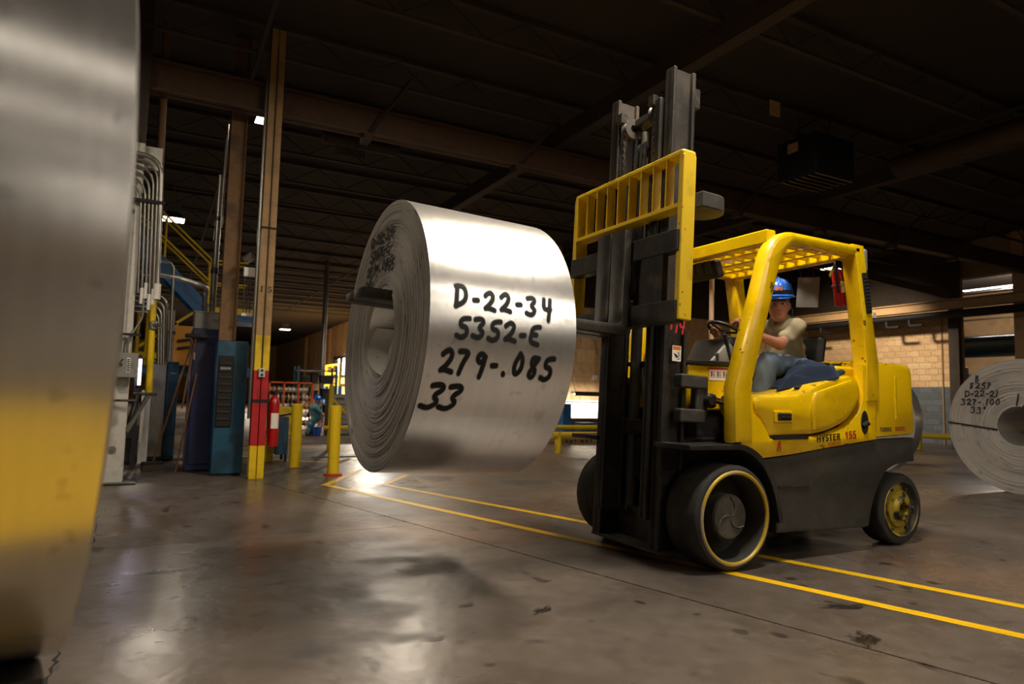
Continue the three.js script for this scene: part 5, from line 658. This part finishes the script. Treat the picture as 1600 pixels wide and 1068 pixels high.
// ---------------------------------------------------------------- people: signed distance fields meshed with surface nets
function nets(f, lo, hi, cell) {
  const n = [0, 1, 2].map(k => Math.ceil((hi[k] - lo[k]) / cell) + 1), [nx, ny, nz] = n, F = new Float32Array(nx * ny * nz), id = new Int32Array(nx * ny * nz).fill(-1), at3 = (i, j, k) => i + nx * (j + ny * k);
  for (let k = 0; k < nz; k++) for (let j = 0; j < ny; j++) for (let i = 0; i < nx; i++) F[at3(i, j, k)] = f(lo[0] + i * cell, lo[1] + j * cell, lo[2] + k * cell);
  const pos = [], idx = [];
  for (let k = 0; k < nz - 1; k++) for (let j = 0; j < ny - 1; j++) for (let i = 0; i < nx - 1; i++) {
    const v = []; let m = 0; for (let c = 0; c < 8; c++) { const q = F[at3(i + (c & 1), j + (c >> 1 & 1), k + (c >> 2))]; v.push(q); if (q < 0) m |= 1 << c; } if (m === 0 || m === 255) continue;
    let x = 0, y = 0, z = 0, w = 0; for (let a = 0; a < 8; a++) for (const b of [a | 1, a | 2, a | 4]) if (b !== a && (v[a] < 0) !== (v[b] < 0)) { const t = v[a] / (v[a] - v[b]), A = [a & 1, a >> 1 & 1, a >> 2], B = [b & 1, b >> 1 & 1, b >> 2]; x += A[0] + t * (B[0] - A[0]); y += A[1] + t * (B[1] - A[1]); z += A[2] + t * (B[2] - A[2]); w++; }
    id[at3(i, j, k)] = pos.length / 3; pos.push(lo[0] + (i + x / w) * cell, lo[1] + (j + y / w) * cell, lo[2] + (k + z / w) * cell);
  }
  const quad = (a, b, c, d, flip) => { if (a < 0 || b < 0 || c < 0 || d < 0) return; flip ? idx.push(a, c, b, a, d, c) : idx.push(a, b, c, a, c, d); };
  for (let k = 1; k < nz - 1; k++) for (let j = 1; j < ny - 1; j++) for (let i = 1; i < nx - 1; i++) {
    const s = F[at3(i, j, k)] < 0;
    if (s !== F[at3(i + 1, j, k)] < 0) quad(id[at3(i, j - 1, k - 1)], id[at3(i, j, k - 1)], id[at3(i, j, k)], id[at3(i, j - 1, k)], !s);
    if (s !== F[at3(i, j + 1, k)] < 0) quad(id[at3(i - 1, j, k - 1)], id[at3(i - 1, j, k)], id[at3(i, j, k)], id[at3(i, j, k - 1)], !s);
    if (s !== F[at3(i, j, k + 1)] < 0) quad(id[at3(i - 1, j - 1, k)], id[at3(i, j - 1, k)], id[at3(i, j, k)], id[at3(i - 1, j, k)], !s);
  }
  const g = new THREE.BufferGeometry(); g.setAttribute('position', new THREE.Float32BufferAttribute(pos, 3)); g.setIndex(idx); g.computeVertexNormals(); return g;
}
const smin = (a, b, k) => { const h = Math.max(k - Math.abs(a - b), 0) / k; return Math.min(a, b) - h * h * k * 0.25; };
// tapered capsules [ax,ay,az,ra, bx,by,bz,rb]
function caps(p, x, y, z) { const [ax, ay, az, ra, bx_, by, bz, rb_] = p, dx = bx_ - ax, dy = by - ay, dz = bz - az, t = clamp(((x - ax) * dx + (y - ay) * dy + (z - az) * dz) / (dx * dx + dy * dy + dz * dz + 1e-9)); return Math.hypot(x - ax - t * dx, y - ay - t * dy, z - az - t * dz) - (ra + t * (rb_ - ra)); }
const field = (list, k) => (x, y, z) => { let d = 1e3; for (const c of list) d = smin(d, caps(c, x, y, z), k); return d; };
const ell = (x, y, z, cx, cy, cz, rx, ry, rz) => { const a = (x - cx) / rx, b = (y - cy) / ry, c = (z - cz) / rz, k = Math.hypot(a, b, c); return (k - 1) * Math.min(rx, ry, rz); };
const skin = phy({ name: 'skin', map: dataTex(64, 64, (u, v) => { const n = (fbm(u, v, 8, 3, 501) - 0.5) * 0.08; return [0.78 + n, 0.54 + n, 0.44 + n]; }), roughness: 0.55, sheen: 0.2 });
const matShirt = std({ name: 'shirt_cloth', map: dataTex(128, 128, (u, v) => { const n = (fbm(u, v, 32, 3, 502) - 0.5) * 0.1; return [0.60 + n, 0.56 + n, 0.45 + n]; }), roughness: 0.9 }), matJeans = std({ name: 'jeans', map: texDenim, roughness: 0.9 }), matHat = phy({ name: 'hard_hat_blue', color: '#0f63d2', roughness: 0.28, clearcoat: 0.6, clearcoatRoughness: 0.15 }), matTealCloth = std({ name: 'teal_cloth', color: '#4f8590', roughness: 0.9 });
// head in its own axes: looks along +z
function headField(x, y, z) {
  let d = ell(x, y, z, 0, 0.03, -0.008, 0.076, 0.098, 0.094);
  d = smin(d, ell(x, y, z, 0, -0.045, 0.022, 0.06, 0.075, 0.068), 0.04); d = smin(d, ell(x, y, z, 0, -0.088, 0.052, 0.034, 0.026, 0.03), 0.03);
  d = smin(d, caps([0, 0.02, 0.083, 0.009, 0, -0.022, 0.104, 0.0135], x, y, z), 0.016); for (const s of [-1, 1]) { d = smin(d, caps([s * 0.01, -0.026, 0.094, 0.009, s * 0.014, -0.024, 0.09, 0.008], x, y, z), 0.01); d = smin(d, ell(x, y, z, s * 0.078, 0.0, -0.012, 0.012, 0.033, 0.02), 0.012); d = smin(d, caps([s * 0.012, 0.036, 0.086, 0.009, s * 0.045, 0.034, 0.07, 0.009], x, y, z), 0.016); d = smin(d, ell(x, y, z, s * 0.042, -0.02, 0.062, 0.022, 0.02, 0.02), 0.02); d = -smin(-d, Math.hypot(x - s * 0.031, y - 0.016, z - 0.096) - 0.017, 0.014); }
  d = smin(d, caps([-0.018, -0.058, 0.078, 0.007, 0.018, -0.058, 0.078, 0.007], x, y, z), 0.008); d = smin(d, caps([-0.014, -0.07, 0.077, 0.0075, 0.014, -0.07, 0.077, 0.0075], x, y, z), 0.008); d = Math.max(d, -(caps([-0.022, -0.0635, 0.09, 0.0022, 0.022, -0.0635, 0.09, 0.0022], x, y, z)));
  return d;
}
// hand in its own axes: palm from the wrist along +x, fingers curled round a bar along z (toward -y)
function handField(grip) {
  const L = []; L.push([0, 0, 0, 0.026, 0.035, 0.004, 0, 0.027], [0.03, 0.004, -0.026, 0.016, 0.075, 0.002, -0.03, 0.013], [0.03, 0.004, 0.026, 0.016, 0.075, 0.002, 0.03, 0.013], [0.035, 0.004, 0, 0.02, 0.078, 0.004, 0, 0.015]);
  const len = [0.9, 1.02, 1, 0.8];
  for (let k = 0; k < 4; k++) { const z = -0.032 + k * 0.0215, l = len[k]; const a = [0.078, 0.002, z], b = [a[0] + 0.03 * l * Math.cos(0.6), a[1] - 0.036 * l * Math.sin(0.6 + 0.3), z], c = [b[0] - 0.004, b[1] - 0.026 * l, z], e = [c[0] - 0.022 * l, c[1] - 0.012, z]; L.push([...a, 0.0105, ...b, 0.0098], [...b, 0.0098, ...c, 0.0092], [...c, 0.0092, ...e, 0.0082]); }
  L.push([0.018, -0.008, 0.03, 0.015, 0.05, -0.026, 0.038, 0.0125], [0.05, -0.026, 0.038, 0.0125, 0.074, -0.044, 0.03, 0.0098]);
  return field(L, 0.007);
}
function frameM(o, fwd, up) { const z = V3(...fwd).normalize(), x = V3(...up).cross(z).normalize(), y = z.clone().cross(x); return new THREE.Matrix4().makeBasis(x, y, z).setPosition(...o); }
function frameX(o, xd, zd) { const x = V3(...xd).normalize(), y = V3(...zd).cross(x).normalize(), z = x.clone().cross(y); return new THREE.Matrix4().makeBasis(x, y, z).setPosition(...o); }
// driver
{
  const t = thing('person', 'forklift driver in blue hard hat, khaki shirt and faded jeans at the wheel', 'person', [5.0, 1.41, -4.15]);
  const HC = [4.885, 2.035, -4.11], look = [-0.74, -0.08, 0.66], HS = k => new THREE.Matrix4().makeScale(k, k, k);
  const sh = { l: [4.93, 1.845, -3.95], r: [4.97, 1.86, -4.34] }, el = { l: [4.6, 1.665, -3.86], r: [4.62, 1.62, -4.42] }, wr = { l: [4.34, 1.775, -4.0], r: [4.3, 1.745, -4.26] }, hip = { l: [5.04, 1.47, -4.05], r: [5.04, 1.47, -4.26] }, kn = { l: [4.55, 1.505, -3.94], r: [4.56, 1.51, -4.34] }, an = { l: [4.4, 1.09, -3.93], r: [4.36, 1.09, -4.34] };
  const torso = [[5.05, 1.5, -4.15, 0.13, 5.03, 1.65, -4.15, 0.135], [5.03, 1.65, -4.15, 0.135, 4.97, 1.82, -4.145, 0.125], [...sh.l, 0.058, ...sh.r, 0.058], [4.98, 1.82, -4.06, 0.1, 4.98, 1.82, -4.24, 0.1], [5.0, 1.5, -4.15, 0.12, 4.96, 1.6, -4.14, 0.12]];
  const bodyList = [...torso.map(c => [c[0], c[1], c[2], c[3] - 0.02, c[4], c[5], c[6], c[7] - 0.02]), [4.95, 1.87, -4.14, 0.062, 4.905, 1.98, -4.12, 0.055]];
  for (const s of ['l', 'r']) bodyList.push([...sh[s], 0.05, ...el[s], 0.042], [...el[s], 0.044, ...wr[s], 0.029], [...hip[s], 0.08, ...kn[s], 0.055], [...kn[s], 0.055, ...an[s], 0.038]);
  const gs = [nets(field(bodyList, 0.04), [4.25, 1.0, -4.55], [5.25, 2.02, -3.72], 0.012)];
  gs.push(nets(headField, [-0.11, -0.14, -0.12], [0.11, 0.15, 0.13], 0.0042).applyMatrix4(frameM(HC, look, [0, 1, 0]).multiply(HS(1.17))));
  for (const s of ['l', 'r']) { const tgt = s === 'l' ? [4.2, 1.82, -4.03] : [4.13, 1.775, -4.2]; const d = V3(...tgt).sub(V3(...wr[s])); gs.push(nets(handField(), [-0.04, -0.09, -0.06], [0.13, 0.05, 0.065], 0.004).applyMatrix4(frameX(wr[s], [d.x, d.y + 0.02, d.z], [0.25, 0.1, s === 'l' ? 1 : -1].map(v => s === 'l' ? v : -v)))); }
  part(t, 'body', gs, skin);
  // shirt: torso and short sleeves with folds
  const shirtL = [...torso]; for (const s of ['l', 'r']) { const a = V3(...sh[s]), b = V3(...el[s]), m = a.clone().lerp(b, 0.72); shirtL.push([...sh[s], 0.06, m.x, m.y, m.z, 0.06]); } shirtL.push([5.05, 1.5, -4.15, 0.145, 5.05, 1.47, -4.15, 0.15]);
  const sf = field(shirtL, 0.05); part(t, 'shirt', nets((x, y, z) => { let d = sf(x, y, z) - 0.004; d += 0.014 * Math.sin(38 * (y * 0.75 + (x - 5) * 0.9) + 5 * Math.sin(z * 13)) * smooth(1.9, 1.55, y) + 0.004 * Math.sin(60 * (y - x * 0.6) + 9 * z); return Math.max(d, -(Math.hypot(x - 4.915, (y - 1.955) * 0.8, z + 4.125) - 0.064), 1.43 - y); }, [4.6, 1.4, -4.55], [5.26, 2.02, -3.74], 0.01), matShirt, { label: 'khaki short sleeved shirt' });
  { const c = lathe([[0.066, 0.0], [0.074, 0.03], [0.082, 0.034], [0.1, -0.012], [0.104, -0.022], [0.096, -0.02], [0.078, 0.02]], 40), q = c.attributes.position; for (let i = 0; i < q.count; i++) { const a = Math.atan2(q.getX(i), q.getZ(i)); if (Math.abs(a) < 0.35) { q.setX(i, q.getX(i) + Math.sign(a || 1) * (0.35 - Math.abs(a)) * 0.08); q.setY(i, q.getY(i) - 0.02); } else if (Math.abs(a) < 0.8) q.setY(i, q.getY(i) - 0.02 * (0.8 - Math.abs(a)) / 0.45); } c.computeVertexNormals(); part(t, 'collar', c.applyMatrix4(frameM([4.925, 1.925, -4.13], [-0.85, -0.3, 0.35], [0, 1, 0])), matShirt); }
  part(t, 'belt', [at(new THREE.TorusGeometry(0.15, 0.02, 8, 32).scale(1.0, 1.05, 1.5).rotateX(Math.PI / 2), 5.04, 1.465, -4.15)], M.black);
  const jl = []; for (const s of ['l', 'r']) jl.push([...hip[s], 0.115, ...kn[s], 0.085], [...kn[s], 0.086, ...an[s], 0.07]); jl.push([...hip.l, 0.115, ...hip.r, 0.115]);
  const jf = field(jl, 0.03); part(t, 'jeans', nets((x, y, z) => jf(x, y, z) + 0.009 * Math.sin(45 * x + 20 * y + 5 * z) * Math.sin(30 * z + 12 * x) - 0.002, [4.2, 0.98, -4.5], [5.22, 1.65, -3.78], 0.012), matJeans, { label: 'faded blue jeans' });
  for (const s of ['l', 'r']) part(t, 'boot', [nets(field([[an[s][0], 1.08, an[s][2], 0.055, an[s][0] - 0.02, 1.0, an[s][2], 0.05], [an[s][0], 1.01, an[s][2], 0.045, an[s][0] - 0.17, 1.005, an[s][2], 0.036]], 0.03), [an[s][0] - 0.26, 0.94, an[s][2] - 0.1], [an[s][0] + 0.1, 1.16, an[s][2] + 0.1], 0.01)], M.darkBrown);
  // hard hat, headband strap, glasses, ear plug cord
  const HM = frameM([HC[0], HC[1] + 0.03, HC[2]], [look[0], look[1] - 0.02, look[2]], [0, 1, 0]).multiply(HS(1.2));
  const dome = lathe([[0.112, 0.045], [0.112, 0.06], [0.108, 0.1], [0.094, 0.14], [0.066, 0.17], [0.03, 0.184], [0, 0.187]], 40).scale(0.93, 1, 1.1); const ridge = spline([[0, 0.1, 0.118], [0, 0.16, 0.085], [0, 0.19, 0], [0, 0.16, -0.085], [0, 0.1, -0.118]], 0.008); const brim = lathe([[0.1, 0.05], [0.122, 0.042], [0.126, 0.046], [0.112, 0.06]], 40).scale(0.94, 1, 1.12); const visor = at(new THREE.CylinderGeometry(0.1, 0.104, 0.008, 32, 1, false, -1.2, 2.4).scale(0.98, 1, 1.35), 0, 0.045, 0.01); visor.rotateX(0.1);
  const hat = part(t, 'hard_hat', merge([dome, ridge, brim, visor]).applyMatrix4(HM), matHat, { label: 'blue hard hat' });
  part(hat, 'strap', merge([lathe([[0.114, 0.068], [0.1165, 0.07], [0.1165, 0.09], [0.112, 0.092]], 40).scale(0.935, 1, 1.105)]).applyMatrix4(HM), M.black); part(hat, 'badge', merge([bx(0.05, 0.03, 0.008, 0, 0.1, 0.12, -0.3)]).applyMatrix4(HM), std({ name: 'badge', color: '#b9542f', roughness: 0.5 }));
  const GM = frameM(HC, look, [0, 1, 0]).multiply(HS(1.17)); const lens = at(new THREE.CylinderGeometry(0.1, 0.098, 0.038, 28, 1, true, -0.85, 1.7).scale(0.76, 1, 1.08), 0, 0.014, 0.0);
  const gl = part(t, 'safety_glasses', lens.applyMatrix4(GM), phy({ name: 'clear_lens', color: '#ffffff', transmission: 1, thickness: 0, roughness: 0.02, side: THREE.DoubleSide }), { label: 'clear safety glasses' }); part(gl, 'frame', merge([at(new THREE.TorusGeometry(0.1, 0.0025, 6, 28, 1.7).rotateZ(Math.PI / 2 - 0.85).rotateX(Math.PI / 2).scale(0.76, 1, 1.08), 0, 0.034, 0), rod([0.075, 0.03, 0.03], [0.08, 0.025, -0.03], 0.003), rod([-0.075, 0.03, 0.03], [-0.08, 0.025, -0.03], 0.003)]).applyMatrix4(GM), M.frameGrey);
  for (const s of [-1, 1]) { const e = part(t, 'eye', merge([at(new THREE.SphereGeometry(0.0125, 14, 10), s * 0.031, 0.015, 0.0735)]).applyMatrix4(GM), M.white); part(e, 'iris', merge([at(new THREE.SphereGeometry(0.0075, 10, 8).scale(1, 1, 0.5), s * 0.031, 0.0145, 0.0845)]).applyMatrix4(GM), M.darkBrown); part(t, 'eyebrow', merge([spline([[s * 0.014, 0.036, 0.094], [s * 0.034, 0.04, 0.086], [s * 0.05, 0.034, 0.07]], 0.0035, 12, 6)]).applyMatrix4(GM), std({ name: 'brow', color: '#7b5a3c', roughness: 0.9 })); }
  part(t, 'hair', merge([lathe([[0.082, -0.012], [0.09, 0.02], [0.092, 0.055], [0.08, 0.07]], 32).scale(0.9, 1, 1.06).translate(0, 0, -0.014)].map(g => { const p = g.attributes.position; for (let i = 0; i < p.count; i++) if (p.getZ(i) > 0.02) p.setY(i, Math.max(p.getY(i), 0.05)); return g; })).applyMatrix4(GM), std({ name: 'hair', color: '#8a6a48', roughness: 0.9 })); part(t, 'lips', merge([spline([[-0.021, -0.064, 0.08], [0, -0.062, 0.0875], [0.021, -0.064, 0.08]], 0.0052, 12, 6)]).applyMatrix4(GM), std({ name: 'lips', color: '#a4574c', roughness: 0.6 }));
  part(t, 'ear_plug_cord', merge([spline([[0.084, 0.0, 0.0], [0.1, -0.04, 0.0], [0.085, -0.1, -0.03], [0.03, -0.15, -0.06]], 0.003, 20, 6)]).applyMatrix4(GM), std({ name: 'cord_teal', color: '#1f8fae', roughness: 0.6 }), { label: 'blue ear plug cord' });
}
// navy jacket over the hood
{
  const N = 56, g = new THREE.PlaneGeometry(1, 1, N, 36), p = g.attributes.position; const hoodY = x => x < 4.3 ? 1.245 : x < 4.5 ? 1.245 + (x - 4.3) * 0.22 : x < 4.95 ? 1.3 + (x - 4.5) * 0.25 : 1.412;
  for (let i = 0; i < p.count; i++) { const a = p.getX(i) + 0.5, b = p.getY(i) + 0.5; const wob = 0.04 * Math.sin(a * 9 + b * 4), x = 4.42 + a * 0.66 + 0.05 * Math.sin(b * 7), z = -3.85 + (b * 0.36 + wob) * (0.55 + 0.45 * Math.sin(a * 3.0)); const fold = Math.abs(Math.sin(a * 11 + 3 * Math.sin(b * 5))) * 0.045 + Math.abs(Math.sin(b * 13 + 4 * a)) * 0.022; const hump = 0.1 * Math.exp(-Math.pow((a - 0.42) / 0.26, 2)) * (1 - 0.6 * Math.abs(b - 0.4)); const edge = smooth(0, 0.14, Math.min(a, b, 1 - a, 1 - b)); p.setXYZ(i, x, hoodY(x) + 0.016 + (fold + hump) * edge, z); }
  g.computeVertexNormals(); const g2 = g.clone(); const q = g2.attributes.position; for (let i = 0; i < q.count; i++) q.setY(i, q.getY(i) - 0.008); const jm = std({ name: 'navy_cloth', color: '#182a44', roughness: 0.92, side: THREE.DoubleSide });
  const t = thing('jacket', 'crumpled navy work jacket lying on the hood beside the driver', 'jacket', [4.75, 1.3, -3.7]); part(t, 'body', [g], jm); part(t, 'lining', [g2], jm); part(t, 'sleeve', [spline([[4.5, 1.31, -3.72], [4.62, 1.35, -3.62], [4.8, 1.375, -3.56], [4.98, 1.435, -3.58], [5.04, 1.44, -3.6]], 0.028, 30, 8)], jm); part(t, 'strap', [bar([4.45, 1.29, -3.58], [4.75, 1.38, -3.72], 0.04, 0.012)], M.black);
}
// worker crouching by the spool rack
{
  const t = thing('person', 'worker in teal clothes and blue cap bending beside the spool rack', 'person', [3.85, 0, -18.6]);
  const z = -18.62, L = [[3.66, 0.05, z + 0.08, 0.05, 3.74, 0.32, z + 0.06, 0.06], [3.74, 0.32, z + 0.06, 0.07, 3.92, 0.5, z, 0.1], [3.82, 0.05, z - 0.16, 0.05, 3.84, 0.34, z - 0.15, 0.06], [3.84, 0.34, z - 0.15, 0.07, 3.93, 0.52, z - 0.05, 0.1], [3.92, 0.52, z - 0.02, 0.12, 3.86, 0.74, z, 0.13], [3.86, 0.76, z - 0.12, 0.06, 3.86, 0.76, z + 0.12, 0.06], [3.87, 0.84, z, 0.05, 3.9, 0.9, z, 0.05]];
  const arms = [[3.86, 0.76, z + 0.15, 0.05, 4.04, 0.58, z + 0.17, 0.042], [4.04, 0.58, z + 0.17, 0.04, 4.06, 0.36, z + 0.12, 0.03], [3.86, 0.76, z - 0.15, 0.05, 3.98, 0.56, z - 0.18, 0.042], [3.98, 0.56, z - 0.18, 0.04, 4.02, 0.36, z - 0.1, 0.03]];
  const HM = frameM([3.91, 0.955, z], [0.55, -0.35, 0.75], [0, 1, 0]); const HB = [4.06, 0.33, z + 0.11];
  part(t, 'body', [nets(field([...L.map(c => [c[0], c[1], c[2], c[3] - 0.012, c[4], c[5], c[6], c[7] - 0.012]), ...arms], 0.04), [3.5, 0.0, z - 0.32], [4.2, 1.0, z + 0.32], 0.016), nets(headField, [-0.11, -0.14, -0.12], [0.11, 0.15, 0.13], 0.008).applyMatrix4(HM), nets(handField(), [-0.04, -0.09, -0.06], [0.13, 0.05, 0.065], 0.006).applyMatrix4(frameX([4.06, 0.36, z + 0.12], [0.1, -1, 0.1], [0, 0.1, 1])), nets(handField(), [-0.04, -0.09, -0.06], [0.13, 0.05, 0.065], 0.006).applyMatrix4(frameX([4.02, 0.36, z - 0.1], [0.1, -1, 0.1], [0, 0.1, 1]))], skin);
  const cl = field(L.slice(0, 6).concat([[3.86, 0.76, z + 0.15, 0.065, 3.98, 0.64, z + 0.165, 0.056], [3.86, 0.76, z - 0.15, 0.065, 3.95, 0.62, z - 0.17, 0.056]]), 0.05); part(t, 'overalls', [nets((x, y, q) => Math.max(cl(x, y, q) - 0.006 + 0.004 * Math.sin(40 * y + 20 * x), 0.06 - y), [3.5, 0.02, z - 0.32], [4.2, 1.0, z + 0.32], 0.016)], matTealCloth, { label: 'teal work clothes' });
  part(t, 'cap', merge([lathe([[0.1, 0.03], [0.104, 0.06], [0.09, 0.11], [0.05, 0.14], [0, 0.147]], 24), at(new THREE.CylinderGeometry(0.09, 0.094, 0.008, 20, 1, false, -1, 2).scale(1, 1, 1.6), 0, 0.035, 0.02)]).applyMatrix4(HM), matHat, { label: 'blue cap' });
  for (const [x, q] of [[3.66, z + 0.08], [3.82, z - 0.16]]) part(t, 'boot', [nets(field([[x, 0.09, q, 0.05, x, 0.04, q, 0.04], [x, 0.035, q, 0.035, x + 0.14, 0.032, q + 0.05, 0.03]], 0.03), [x - 0.08, -0.01, q - 0.1], [x + 0.22, 0.16, q + 0.14], 0.012)], M.darkBrown);
}
scene.traverse(o => { if (o.isPointLight || o.isSpotLight) { o.castShadow = true; } });
renderer.render(scene, camera);
